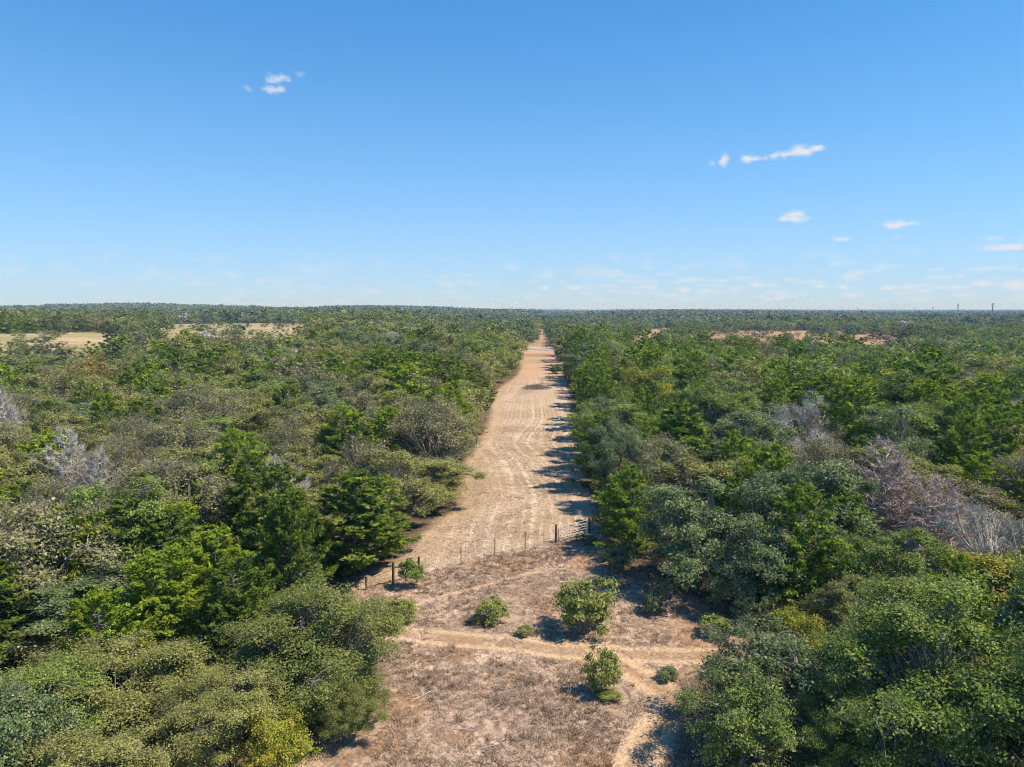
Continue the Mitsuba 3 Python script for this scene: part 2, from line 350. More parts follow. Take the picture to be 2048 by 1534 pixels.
def cedar(seed, H, R, base, nbr, nplume, nleaf, L, W, tri, trunk_r, lean=.05, sides=6, dead=False, twig_r=.012, low=False, leaders=3):
    """(wood, crown): a main stem and lower leaders with rising side branches; foliage in narrow plumes along them."""
    rng = np.random.default_rng(seed)
    wood, crown = Bag(), Bag()
    stems = [(np.zeros(2), 1.0, 1.0)]
    for k in range(leaders - 1):
        a = rng.random() * 6.28
        stems.append((np.array([math.cos(a), math.sin(a)]) * R * rng.uniform(.32, .5), rng.uniform(.62, .9), rng.uniform(.55, .75)))
    pc, pd, pl = [], [], []
    for off, hf, rf in stems:
        h = H * hf
        top = np.array([*(off + rng.normal(0, lean, 2) * H), h])
        tp = bez(np.array([0, 0, -.25]), np.array([*(off * 1.15), h * .45]), top, 9)
        if not low:
            wood.tube(tp, np.linspace(trunk_r * hf, .015, 9), sides, rng)
        az0 = rng.random() * 6.28
        lobes = rng.uniform(.68, 1.22, 7)
        m = int(nbr * hf * rf / sum(q[1] * q[2] for q in stems))
        for i in range(m):
            t = (i + rng.random()) / m
            t = base + (1 - base) * t ** .95
            z = t * 8
            k0 = min(int(z), 7); o = tp[k0] * (1 - (z - k0)) + tp[min(k0 + 1, 8)] * (z - k0)
            az = az0 + i * 2.39996 + rng.normal(0, .35)
            u = (t - base) / (1 - base)
            prof = min(1.0, u / .18 + .62) * max(0.0, 1 - u ** 2.3) ** .7 + .10
            ln = R * rf * prof * rng.uniform(.62, 1.12) * lobes[int((az % 6.2832) / 6.2832 * 7) % 7]
            el = math.radians(rng.uniform(2, 30) + 40 * max(0, t - .5))
            d = np.array([math.cos(az), math.sin(az), 0])
            e = o + d * ln * math.cos(el) + [0, 0, ln * math.sin(el)]
            p = bez(o, o + d * ln * .55 + [0, 0, ln * .05], e + [0, 0, ln * .10], 6)
            if not low:
                wood.tube(p, np.linspace(trunk_r * (.42 if dead else .25) * (1 - t * .6) + .01, .010, 6), 3 if tri else 4, rng)
            s = rng.uniform(.18, 1.0, nplume) ** .7
            x = s * 5; kk = np.minimum(x.astype(int), 4)
            q = p[kk] * (1 - (x - kk))[:, None] + p[kk + 1] * (x - kk)[:, None]
            side = np.cross(d, [0, 0, 1])
            w = rng.uniform(-1, 1, nplume) * (1.25 - s * .6)
            dd = unit(d * .7 + side * w[:, None] + np.array([0, 0, 1.0]) * rng.uniform(.05, .62, nplume)[:, None])
            pc.append(q); pd.append(dd); pl.append(rng.uniform(.5, 1.0, nplume) * (.32 + .16 * ln))
    pc, pd, pl = np.vstack(pc), np.vstack(pd), np.concatenate(pl)
    n = len(pc)
    if dead:
        m = nleaf
        idx = np.repeat(np.arange(n), m)
        a = pc[idx] + pd[idx] * (pl[idx] * rng.uniform(-.1, 1.0, n * m))[:, None]
        b = a + unit(pd[idx] * .8 + rng.normal(0, .75, (n * m, 3)) - [0, 0, .15]) * (L * rng.uniform(.3, 1.6, n * m))[:, None]
        crown.spikes(a, b, twig_r * rng.uniform(.5, 1.5, n * m), rng)
        return wood, crown
    if not low:
        wood.spikes(pc, pc + pd * pl[:, None], twig_r, rng)
    m = np.maximum(1, rng.poisson(nleaf * (pl / pl.mean())))
    idx = np.repeat(np.arange(n), m)
    s = rng.beta(1.5, 1.1, len(idx))
    c = pc[idx] + pd[idx] * (pl[idx] * s * 1.15)[:, None] + rng.normal(size=(len(idx), 3)) * ((.05 + .16 * (1 - s)) * (pl[idx] / .55))[:, None] * [1, 1, .7]
    ax = pd[idx] * .9 + rng.normal(0, .5, (len(idx), 3)) + [0, 0, .2]
    nr = rng.normal(0, .55, (len(idx), 3)) + [0, 0, .7]
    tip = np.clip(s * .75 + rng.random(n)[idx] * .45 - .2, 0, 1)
    ok = c[:, 2] > .08
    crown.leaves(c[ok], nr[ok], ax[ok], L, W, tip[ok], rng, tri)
    return wood, crown


# prototypes: all about 8 m tall; kind -> level of detail -> list of (wood ply, crown ply)
UNIQUE = 0


def shape_of(bag):
    global UNIQUE
    v, f, t = bag.arrays()
    UNIQUE += len(f)
    d = mikit.ply((v, f), None, uv=t)
    d['zmax'] = float(v[:, 2].max())
    return d


PROTO = {}


def proto(kind, lod, bags, merged=False):
    wood, crown = bags
    if merged:
        b = Bag()
        for x in (wood, crown):
            if x.v:
                b.add(*x.arrays())
        PROTO.setdefault((kind, lod), []).append((None, shape_of(b)))
    else:
        PROTO.setdefault((kind, lod), []).append((shape_of(wood), shape_of(crown) if crown.v else None))


for s in range(3):     # near: single leaves
    proto('oak', 0, broadleaf(10 + s, 8, 4.0, .7, 22, 430, 92, .155, .095, False, 5, .026, .17, clump=.27))
for s in range(2):     # right in front of the lens: smaller, more leaves
    proto('oak_near', 0, broadleaf(15 + s, 8, 4.0, .5, 24, 520, 142, .112, .07, False, 4, .022, .17, clump=.29))
for s in range(3):
    proto('cedar', 0, cedar(20 + s, 8, 2.9, .04, 190, 9, 27, .19, .075, False, .15))
for s in range(2):
    proto('holly', 0, broadleaf(30 + s, 8, 5.0, .4, 46, 1250, 66, .12, .075, False, 1, .016, .09, stems=5, clump=.27, twig_len=.4, full=.78))
proto('elm', 0, broadleaf(35, 8, 4.0, .8, 16, 260, 62, .20, .125, False, 6, .022, .13, stems=2, clump=.40))
proto('sparse', 0, broadleaf(37, 8, 4.2, 1.5, 15, 230, 62, .19, .12, False, 9, .026, .16, stems=2, clump=.38, twig_len=.9))
proto('shrub', 0, broadleaf(40, 8, 4.6, .3, 18, 130, 44, .46, .28, False, 3, .03, .16, stems=4, clump=.48))
proto('shrub', 0, broadleaf(41, 8, 4.6, .3, 14, 100, 42, .52, .32, False, 4, .03, .16, stems=3, clump=.52))
proto('sapling', 0, broadleaf(43, 8, 2.7, 3.0, 8, 60, 34, .55, .34, False, 3, .03, .14, stems=1, clump=.6))
for s in range(4):     # middle distance
    proto('oak', 1, broadleaf(50 + s, 8, 4.0, .6, 20, 300, 74, .185, .12, True, 4, .030, .17, clump=.31, sides=5))
for s in range(4):
    proto('cedar', 1, cedar(60 + s, 8, 2.9, .03, 140, 8, 18, .25, .115, True, .15, sides=5, twig_r=.014))
for s in range(2):
    proto('sparse', 1, broadleaf(70 + s, 8, 4.0, .9, 16, 260, 48, .165, .11, True, 6, .030, .15, clump=.42, twig_len=.8, sides=5))
proto('holly', 1, broadleaf(75, 8, 4.6, .5, 26, 420, 40, .20, .13, True, 2, .02, .10, stems=3, clump=.36, sides=5, twig_len=.4))
for s in range(2):
    proto('dead', 0, cedar(80 + s, 8, 3.6, .08, 100, 8, 8, .55, .02, True, .27, dead=True, twig_r=.022, leaders=4))
for s in range(2):
    proto('bare', 0, broadleaf(84 + s, 8, 4.0, 1.2, 16, 300, 0, .1, .1, True, 14, .036, .17, stems=2, leafy=False, clump=.42, twig_len=.85))
for s in range(3):     # far, 110 to 230 m
    proto('oak', 2, broadleaf(90 + s, 8, 4.1, .3, 18, 190, 34, .27, .19, True, 2, .045, .17, clump=.36, sides=4, low=True), True)
    proto('cedar', 2, cedar(94 + s, 8, 2.9, .02, 90, 5, 9, .42, .20, True, .15, sides=4, low=True), True)
proto('scrub', 2, broadleaf(97, 8, 4.1, .2, 14, 130, 12, .34, .24, True, 1, .04, .17, clump=.45, low=True), True)
proto('sparse', 2, broadleaf(98, 8, 4.1, .5, 14, 160, 20, .26, .17, True, 9, .05, .17, clump=.5, low=True), True)
proto('bare', 2, broadleaf(99, 8, 4.0, .8, 14, 180, 0, .3, .2, True, 12, .055, .17, leafy=False, clump=.5, twig_len=.9), True)
for s in range(3):     # 230 to 600 m
    proto('oak', 3, broadleaf(110 + s, 8, 4.4, .2, 14, 90, 9, .66, .50, True, 0, .03, .17, clump=.5, low=True), True)
    proto('cedar', 3, cedar(114 + s, 8, 3.1, .02, 38, 3, 6, .80, .40, True, .15, low=True), True)
proto('live_oak', 3, broadleaf(118, 8, 6.4, 1.2, 15, 170, 14, .60, .45, True, 0, .03, .30, clump=.65, sides=5), False)


def grove(seed, size, ntree, ntri, h, leaf, rad):
    rng = np.random.default_rng(seed)
    g = Bag()
    k = int(math.sqrt(ntree))
    for i in range(k):
        for j in range(k):
            x, y = ((i + rng.uniform(.05, .95)) / k - .5) * size, ((j + rng.uniform(.05, .95)) / k - .5) * size
            k2 = rng.uniform(.6, 1.35); hh, rr = h * k2 * rng.uniform(.85, 1.2), rad * (.35 + .65 * k2) * rng.uniform(.85, 1.2)
            d = unit(rng.normal(size=(ntri, 3)) + [0, 0, .35])
            c = d * [rr, rr, hh * .48] * rng.uniform(.78, 1.05, (ntri, 1)) + [x, y, hh * .50]
            n = d + rng.normal(0, .45, (ntri, 3)); lw = leaf * rr / rad
            g.leaves(c, n, rng.normal(size=(ntri, 3)), lw, lw * .85, np.zeros(ntri), rng, True)
    return g


for i in range(3):
    PROTO.setdefault(('grove', 0), []).append((None, shape_of(grove(200 + i, 60, 64, 140, 8.5, 1.8, 4.3))))
    PROTO.setdefault(('grove', 1), []).append((None, shape_of(grove(210 + i, 150, 225, 30, 8.5, 4.0, 5.8))))
    PROTO.setdefault(('grove', 2), []).append((None, shape_of(grove(220 + i, 400, 400, 16, 9.0, 7.2, 9.0))))


# groups of one prototype with one leaf material
GROUPS = {}


def group(kind, lod, which, leaf, wood='bark'):
    key = f'group_{kind}_{lod}_{which}_{leaf}_{wood}'
    if key not in GROUPS:
        w, c = PROTO[(kind, lod)][which]
        g = {'type': 'shapegroup'}
        ref = lambda d, b: {**{k: x for k, x in d.items() if k != 'zmax'}, 'bsdf': {'type': 'ref', 'id': b}}
        if w is not None:
            g['trunk'] = ref(w, wood)
        if c is not None:
            g['crown' if kind != 'dead' else 'twigs'] = ref(c, leaf)
        scene[key] = g
        GROUPS[key] = max(x['zmax'] for x in (w, c) if x is not None)
    return key


COUNT = {}


def numbered(name):
    n = COUNT.get(name, 0)
    COUNT[name] = n + 1
    return name if n == 0 else f'{name}_{n:03d}'


PLACED = []


def place_tree(key, kind, lod, which, leaf, wood, x, y, H, R, Rproto, rng, tilt=3):
    g = group(kind, lod, which, leaf, wood)
    s, sx = H / GROUPS[g], R / Rproto
    z = float(terrain(x, y))
    scene[key] = {'type': 'instance', 'group': {'type': 'ref', 'id': g},
                  'to_world': T().translate([x, y, z - .05]).rotate([1, 0, 0], rng.normal(0, tilt)).rotate([0, 1, 0], rng.normal(0, tilt)).rotate([0, 0, 1], rng.uniform(0, 360)).scale([sx, sx, s])}


RP = {'oak_near': 4.0, 'oak': 4.0, 'cedar': 2.9, 'holly': 5.0, 'elm': 4.0, 'sparse': 4.2, 'shrub': 4.6, 'sapling': 2.7, 'dead': 3.6, 'bare': 4.0, 'live_oak': 6.4}
NAMES = {'oak_near': 'oak_tree', 'oak': 'oak_tree', 'cedar': 'cedar_tree', 'holly': 'holly_bush', 'elm': 'elm_tree', 'sparse': 'oak_tree', 'dead': 'dead_tree', 'bare': 'bare_tree'}
WORDS = {'cedar_bright': 'yellow-green cedar', 'cedar_green': 'fresh green cedar', 'cedar_dark': 'dark green cedar', 'oak_olive': 'olive oak', 'oak_green': 'mid green oak',
         'oak_blue': 'blue-green oak', 'oak_grey': 'thin grey-green oak', 'holly_leaf': 'fine-leaved olive holly', 'elm_yellow': 'yellowing elm', 'orange_leaf': 'orange-leaved oak',
         'grey_twig': 'dead grey tree', 'brown_twig': 'dead brown tree', 'bark': 'bare grey tree'}

# ------------------------------------------------------------------ single trees the photograph lets one pick out: kind, leaf, pixel column, row of top, distance, crown half width in pixels, label
HERO = [
    ('holly', 'holly_leaf', 612, 1150, 34.3, 180, 'large rounded olive-green holly bush at the left edge of the near grass'),
    ('holly', 'holly_leaf', 690, 1330, 31.6, 75, 'low olive holly bush at the right foot of the large holly bush'),
    ('elm', 'elm_yellow', 560, 1400, 28.3, 62, 'small yellow and orange tree at the bottom left corner of the near grass'),
    ('sparse', 'oak_blue', 1535, 1235, 32.0, 125, 'sparse oak over the dirt track with pale ground showing through it'),
    ('sparse', 'oak_green', 1490, 1325, 28.8, 100, 'leafy oak at the bottom edge below the sparse oak, shading the grass'),
    ('oak', 'oak_green', 1880, 1135, 29.0, 205, 'big glossy green oak with visible trunks in the bottom right corner'),
    ('oak', 'oak_green', 1705, 1330, 28.4, 85, 'leafy oak at the bottom edge between the shading oak and the corner oak'),
    ('elm', 'elm_yellow', 1592, 1205, 37.0, 58, 'bright yellow-leaved small tree behind the sparse oak by the track'),
    ('elm', 'elm_yellow', 1985, 1090, 42.0, 110, 'light yellow-green leafy tree at the right edge above the corner oak'),
    ('dead', 'brown_twig', 1780, 858, 60.0, 85, 'taller of the two dead brown cedars in the right wood'),
    ('dead', 'brown_twig', 1875, 935, 52.5, 85, 'shorter dead brown cedar in front of the taller one in the right wood'),
    ('bare', 'grey_twig', 2010, 975, 46.0, 90, 'pale grey leafless tree at the right edge of the photo'),
    ('oak', 'oak_blue', 1390, 935, 50.0, 120, 'rounded grey-green oak standing right of the metal gate'),
    ('oak', 'oak_blue', 1605, 900, 51.5, 120, 'dark broad oak above the track, second oak right of the metal gate'),
    ('cedar', 'cedar_bright', 1245, 935, 63.0, 62, 'yellow-green cedar leaning over the hinge end of the metal gate'),
    ('cedar', 'cedar_green', 1330, 800, 76.0, 95, 'tall bright cedar on the clearing edge just beyond the gate cedar'),
    ('cedar', 'cedar_bright', 1520, 880, 57.0, 70, 'yellow-green cedar between the two dark oaks right of the gate'),
    ('cedar', 'cedar_green', 1700, 960, 50.0, 85, 'fresh green cedar in front of the dead brown cedars'),
    ('oak', 'oak_green', 1800, 1040, 42.0, 105, 'mid green oak below the dead brown cedars'),
    ('oak', 'oak_olive', 1700, 1140, 38.5, 75, 'olive twiggy oak behind the bright yellow small tree'),
    ('oak', 'oak_green', 1160, 985, 0, 0, ''),
    ('dead', 'grey_twig', 125, 838, 66.0, 60, 'dead pale grey cedar high in the left wood, left of the twin beside it'),
    ('dead', 'grey_twig', 195, 880, 61.0, 48, 'dead pale grey cedar right of and below its taller twin in left wood'),
    ('bare', 'grey_twig', 560, 895, 64.0, 55, 'bare grey tree behind the big cedar on the left wood front'),
    ('dead', 'grey_twig', 12, 730, 88.0, 42, 'bleached leafless snag at the left edge of the photo'),
    ('sparse', 'oak_grey', 340, 820, 72.0, 95, 'broad half-bare brownish oak in mid left wood'),
    ('cedar', 'cedar_dark', 690, 930, 53.5, 118, 'large dark cedar on the front of left wood behind the fence brace'),
    ('oak', 'oak_olive', 850, 905, 72.0, 95, 'olive oak bulging into the clearing on its left side opposite the gate'),
    ('cedar', 'cedar_bright', 800, 725, 108.0, 78, 'prominent yellow-green cedar standing above the left wood half way along'),
    ('cedar', 'cedar_green', 640, 668, 128.0, 60, 'tall dark cedar on the skyline of the left wood'),
    ('cedar', 'cedar_bright', 430, 1110, 45.0, 60, 'yellow-green cedar behind the large holly bush'),
    ('bare', 'grey_twig', 590, 1060, 46.5, 45, 'bare grey sapling tree between holly bush and big cedar'),
    ('oak', 'oak_olive', 250, 1255, 31.0, 150, 'broad olive oak filling the bottom left, left of the holly bush'),
    ('oak', 'oak_green', 60, 1300, 28.0, 140, 'pale olive oak in the bottom left corner of the photo'),
    ('oak', 'oak_olive', 420, 1330, 28.5, 110, 'olive oak at the bottom edge between corner oaks and holly bush'),
    ('oak', 'oak_blue', 160, 1130, 41.0, 140, 'dark twiggy oak at the left above the pale olive oaks'),
    ('cedar', 'cedar_bright', 330, 1000, 51.5, 80, 'yellow-green cedar in left wood above the dark twiggy oak'),
    ('cedar', 'cedar_dark', 400, 672, 135.0, 48, 'dark cedar near the fields, right of two on the left skyline'),
    ('cedar', 'cedar_dark', 345, 668, 140.0, 40, 'dark cedar near the fields, left of two on the left skyline'),
    ('oak', 'orange_leaf', 175, 678, 150.0, 52, 'oak with an orange top at the back of the left wood by the field'),
    ('bare', 'grey_twig', 1600, 770, 88.0, 60, 'pale grey twiggy tree in the middle of the right wood'),
    ('elm', 'elm_yellow', 1290, 722, 112.0, 58, 'yellow-green rounded tree on the right side of the clearing half way along'),
    ('oak', 'oak_green', 1200, 790, 98.0, 62, 'rounded green oak on right clearing edge beyond the tall cedar'),
]
rng = np.random.default_rng(7)
used = []


def lod_of(kind, d):
    if kind in ('dead',):
        return 0
    if kind == 'bare':
        return 0 if d < 120 else 2
    if kind == 'elm':
        return 0
    return 0 if d < 47 else 1 if d < 116 else 2


for kind, leaf, u, vt, y, hw, text in HERO:
    if not text:
        continue
    x = (u - 1024) / F * y
    H = height_at(vt, y) - float(terrain(x, y))
    x *= 1 + .105 * .9 * max(0, (CAM_Z - H * .6) / y - .1)      # the crown stands a little nearer to the lens axis than its foot
    R = hw / F * math.hypot(y, CAM_Z - H * .6)
    key = numbered(NAMES[kind])
    kind = 'oak_near' if kind == 'oak' and y < 36 else kind
    lod = lod_of(kind, y)
    which = rng.integers(len(PROTO[(kind, lod)]))
    H = float(np.clip(H, 3, 11.5))
    place_tree(key, kind, lod, which, leaf if kind != 'bare' else leaf, 'bark' if kind not in ('dead', 'bare') else leaf, x, y, H, R, RP[kind], rng)
    labels[key] = {'label': text, 'category': 'bush' if kind == 'holly' else 'tree'}
    used.append((x, y, R))

# ------------------------------------------------------------------ the woods either side of the clearing, tree by tree
cand = []
rng = np.random.default_rng(11)
for y0, y1, sp in ((15, 48, 4.5), (48, 80, 5.4), (80, 150, 6.1), (150, 235, 6.4), (235, 420, 7.0), (420, 640, 8.4)):
    for yy in np.arange(y0, y1, sp):
        half = yy * .76 + 9
        for xx in np.arange(-half, half + (12 if yy < 120 else 0), sp):
            cand.append((xx + rng.uniform(-.46, .46) * sp, yy + rng.uniform(-.46, .46) * sp))
cand = np.array(cand)
cand = cand[np.argsort(np.hypot(cand[:, 0], cand[:, 1]))]
single, far_trees = [], []
for x, y in cand:
    d = math.hypot(x, y)
    if d < 19.5:
        continue
    side = 'left' if x < (edge_x(y, 1) + edge_x(y, 2)) / 2 else 'right'
    nz = float(meshkit.fbm(np.array([x / 26, y / 26, 3.0]), 2, 21))
    r = rng.random()
    if side == 'left':
        kinds = [('cedar', 'cedar_bright', .20), ('cedar', 'cedar_dark', .22), ('oak', 'oak_olive', .25), ('oak', 'oak_blue', .06), ('oak', 'oak_green', .05), ('sparse', 'oak_grey', .12), ('bare', 'grey_twig', .018), ('elm', 'elm_yellow', .005)]
    else:
        kinds = [('cedar', 'cedar_bright', .20), ('cedar', 'cedar_green', .26), ('oak', 'oak_olive', .10), ('oak', 'oak_blue', .12), ('oak', 'oak_green', .18), ('sparse', 'oak_grey', .05), ('bare', 'grey_twig', .014), ('elm', 'elm_yellow', .010)]
    w = np.array([k[2] * (1.7 if (k[0] == 'cedar') == (nz > .5) else .5) for k in kinds]); w = np.cumsum(w / w.sum())
    kind, leaf, _ = kinds[int(np.searchsorted(w, r))]
    R = rng.uniform(2.1, 3.7) if kind == 'cedar' else rng.uniform(2.7, 4.7)
    H = rng.uniform(6.0, 9.6) if kind == 'cedar' else rng.uniform(5.6, 9.2)
    if side == 'right' and d < 300:
        H *= 1.06
    if d > 70:
        k = float(sst(70, 130, d)); H *= 1 + .16 * k * rng.uniform(.2, 1.8); R *= 1 + .26 * k * rng.uniform(.3, 1.7)
    if 45 < d < 235 and rng.random() < .13:
        H *= 1.22; R *= 1.28
    if d < 27:
        H = min(H, 6.0)
    if d < 37 and kind in ('cedar', 'bare'):
        kind, leaf = ('oak', ('oak_olive', 'oak_green', 'oak_blue', 'oak_olive')[int(rng.integers(4))] if side == 'left' else 'oak_green')
        R = max(R, 2.6)
    if (x / y < -.55 and 140 < y < 225) or (.15 < x / y < .56 and 235 < y < 350):
        H *= .55
    if x / y < -.27 and 190 < y < 240:
        H *= .72
    gap = min(edge_x(y, 1) - x if side == 'left' else x - edge_x(y, 2), 99)
    if 180 < y < 640 and gap < 15:
        H *= rng.uniform(1.15, 1.45); R *= 1.2
    if gap < R * .9:
        if gap < -1.0 or y > 640:
            continue
        x += (R * rng.uniform(.62, 1.25) - gap) * (-1 if side == 'left' else 1)
        gap = R * .95
    if side == 'right' and y < 40 and x < 21:
        continue
    if side == 'left' and 42 < y < 53.5 and x + R * .95 > -9.8:
        continue
    if kind == 'bare' and gap < 10:
        kind, leaf = 'oak', 'oak_olive'
    if open_ground(x, y, 0.5) or (d > 112 and open_ground(x, y, R * .9)):
        continue
    if any((x - a) ** 2 + (y - b) ** 2 < (.62 * (R + q)) ** 2 for a, b, q in used[-0:] if abs(y - b) < 9):
        continue
    if d < 48 and kind in ('bare', 'dead') and rng.random() < .6:
        kind, leaf = 'oak', 'oak_olive'
    inside = abs(x) < y * .735 + 2.5
    if d < 150 and inside:
        single.append((x, y, kind, leaf, H, R, side, gap))
    else:
        far_trees.append((x, y, kind, leaf, H, R, d))

BANDS = [(0, 33, 'at the bottom of the photo'), (33, 44, 'level with the dirt track'), (44, 55, 'level with the fence brace'), (55, 66, 'level with the metal gate'),
         (66, 78, 'just beyond the metal gate'), (78, 94, 'well beyond the metal gate'), (94, 118, 'well short of the brush mound'), (118, 200, 'just short of the brush mound')]
ORD = ['first', 'second', 'third', 'fourth', 'fifth', 'sixth', 'seventh', 'eighth', 'ninth', 'tenth', 'eleventh', 'twelfth', 'thirteenth', 'fourteenth', 'fifteenth', 'sixteenth', 'seventeenth', 'eighteenth', 'nineteenth', 'twentieth', 'twenty-first', 'twenty-second', 'twenty-third', 'twenty-fourth', 'twenty-fifth', 'twenty-sixth', 'twenty-seventh', 'twenty-eighth']
rank = {}
for i, (x, y, kind, leaf, H, R, side, gap) in enumerate(single):
    b = next(k for k, (a, c, _) in enumerate(BANDS) if a <= y < c)
    rank.setdefault((side, b, WORDS[leaf] if kind != 'bare' else 'bare grey tree'), []).append((gap if gap < 99 else abs(x), i))
ranks = {}
for k, rows in rank.items():
    for n, (_, i) in enumerate(sorted(rows)):
        ranks[i] = (n, k, len(rows))
prng = np.random.default_rng(23)
for i, (x, y, kind, leaf, H, R, side, gap) in enumerate(single):
    kind = 'oak_near' if kind == 'oak' and math.hypot(x, y) < 35 else kind
    lod = lod_of(kind, math.hypot(x, y))
    which = prng.integers(len(PROTO[(kind, lod)]))
    key = numbered(NAMES[kind])
    place_tree(key, kind, lod, which, leaf, leaf if kind == 'bare' else 'bark', x, y, H, R, RP[kind], prng, 4)
    n, (sd, b, word), total = ranks[i]
    order = ('only one' if total == 1 else ORD[min(n, 27)])
    labels[key] = {'label': f'{word}, {order} from clearing in {sd} wood {BANDS[b][2]}' if total > 1 else f'lone {word} in {sd} wood {BANDS[b][2]}', 'category': 'tree', 'group': f'trees of the {sd} wood'}

n = 0
n = 0
for yy in np.arange(20, 118, 4.2):
    for xx in np.arange(-yy * .76 - 6, yy * .76 + 6, 4.2):
        x, y = xx + prng.uniform(-1.5, 1.5), yy + prng.uniform(-1.5, 1.5)
        R, H = prng.uniform(1.2, 2.1), prng.uniform(1.6, 3.6)
        if math.hypot(x, y) < 21 or open_ground(x, y, R * .7) or (7 < x < 24 and 33 < y < 45.5):
            continue
        n += 1
        g = group('scrub', 2, 0, ('oak_olive', 'oak_blue', 'oak_green')[int(prng.integers(3))], 'bark')
        scene[f'undergrowth__{n:03d}'] = {'type': 'instance', 'group': {'type': 'ref', 'id': g},
                                         'to_world': T().translate([x, y, gz(x, y) - .1]).rotate([0, 0, 1], prng.uniform(0, 360)).scale([R / 4.1, R / 4.1, H / GROUPS[g]])}
labels['undergrowth'] = {'label': 'low green scrub filling the floor under the near woods', 'category': 'undergrowth', 'kind': 'stuff'}
n = 0
for x, y, kind, leaf, H, R, d in far_trees:
    kind2 = {'elm': 'oak', 'holly': 'oak'}.get(kind, kind)
    lod = 1 if d < 100 else 2 if d < 235 else 3
    if lod == 1:
        kind2 = 'oak' if kind2 == 'bare' else kind2
    if lod == 3:
        kind2 = 'cedar' if kind2 == 'cedar' else 'oak'
    if (kind2, lod) not in PROTO:
        kind2 = 'oak'
    n += 1
    g = group(kind2, lod, int(prng.integers(len(PROTO[(kind2, lod)]))), 'far_leaf' if lod == 3 and prng.random() < .5 else leaf, 'bark')
    s, sx = H / GROUPS[g], R / RP[kind2]
    scene[f'woodland__{n:03d}'] = {'type': 'instance', 'group': {'type': 'ref', 'id': g},
                                  'to_world': T().translate([x, y, float(terrain(x, y)) - .1]).rotate([0, 0, 1], prng.uniform(0, 360)).scale([sx, sx, s])}
for lod, y0, y1, size in ((0, 640, 1300, 60), (1, 1300, 3200, 150), (2, 3200, 7600, 400)):
    for yy in np.arange(y0 + size / 2, y1, size):
        half = yy * .74 + size
        for xx in np.arange(-half, half, size):
            x, y = xx + prng.uniform(-.2, .2) * size, yy + prng.uniform(-.2, .2) * size
            if open_ground(x, y, size * .42 if lod == 0 else 0) and lod < 2 or (lod == 1 and edge_x(y, 1) - size * .45 < x < edge_x(y, 2) + size * .45):
                if lod == 1 and edge_x(y, 1) - size * .45 < x < edge_x(y, 2) + size * .45:
                    x += size * .55 * (1 if x > edge_x(y, 1) + 5 else -1)
                else:
                    continue
            n += 1
            g = group('grove', lod, int(prng.integers(3)), 'far_leaf')
            sc = prng.uniform(.9, 1.1)
            scene[f'woodland__{n:03d}'] = {'type': 'instance', 'group': {'type': 'ref', 'id': g},
                                          'to_world': T().translate([x, y, float(terrain(x, y)) - .3]).rotate([0, 0, 1], prng.uniform(0, 360)).scale([sc, sc, prng.uniform(.8, 1.2)])}
for k in range(150):
    a0, a1, y0, y1 = FIELDS[(1, 1, 3, 4, 0, 2, 3, 5)[k % 8]]
    y = prng.uniform(y0, y1) ; x = prng.uniform(a0, a1) * y
    R = prng.uniform(1.1, 3.4)
    n += 1
    g = group('oak', 3, int(prng.integers(3)), 'far_leaf', 'bark')
    scene[f'woodland__{n:03d}'] = {'type': 'instance', 'group': {'type': 'ref', 'id': g},
                                  'to_world': T().translate([x, y, gz(x, y) - .1]).rotate([0, 0, 1], prng.uniform(0, 360)).scale([R / 4, R / 4, R / 4 * prng.uniform(.7, 1.1)])}
# along the far track the groves leave a gap that smaller single trees fill
for yy in np.arange(640, 1300, 8.5):
    for sd, e in ((-1, edge_x(yy, 1)), (1, edge_x(yy, 2))):
        for k in range(5):
            R = prng.uniform(2.6, 4.6)
            x, y = e + sd * (R + .3 + k * 6.5 + prng.uniform(0, 2)), yy + prng.uniform(-3, 3)
            n += 1
            g = group('oak', 3, int(prng.integers(3)), 'far_leaf', 'bark')
            sx = R / 4.0
            scene[f'woodland__{n:03d}'] = {'type': 'instance', 'group': {'type': 'ref', 'id': g},
                                          'to_world': T().translate([x, y, float(terrain(x, y)) - .1]).rotate([0, 0, 1], prng.uniform(0, 360)).scale([sx, sx, prng.uniform(.8, 1.25)])}
labels['woodland'] = {'label': 'dense green woodland reaching from behind the near trees to the horizon', 'category': 'woodland', 'kind': 'stuff'}

# live oaks that stand free at the edges of the far fields
for u, vb, zz, H, R, text in [(1640, 683, 0, 10.5, 6.5, 'grey-green live oak at the right field, left of the pair with dark trunks'),
                              (1706, 682, 0, 10.5, 7.0, 'grey-green live oak at the right field, right of the pair with dark trunks'),
                              (1242, 661, 0, 11, 8, 'dark round live oak at the left end of the orange field on the right'),
                              (1465, 668, 0, 9, 6, 'pale green live oak standing in front of the orange field on the right'),
                              (565, 652, 8, 12, 6.5, 'tall dark live oak on the far side of the brown field on the left'),
                              (1310, 660, 0, 8, 6, 'live oak in the middle of the small orange field right of the track'),
                              (1840, 688, 0, 11, 8, 'large blue-green live oak right of the orange fields')]:
    x, y = ground_at(u, vb, zz)
    key = numbered('live_oak')
    place_tree(key, 'live_oak', 3, 0, 'oak_blue', 'bark', x, y, H, R, 6.4, prng, 2)
    labels[key] = {'label': text, 'category': 'tree'}

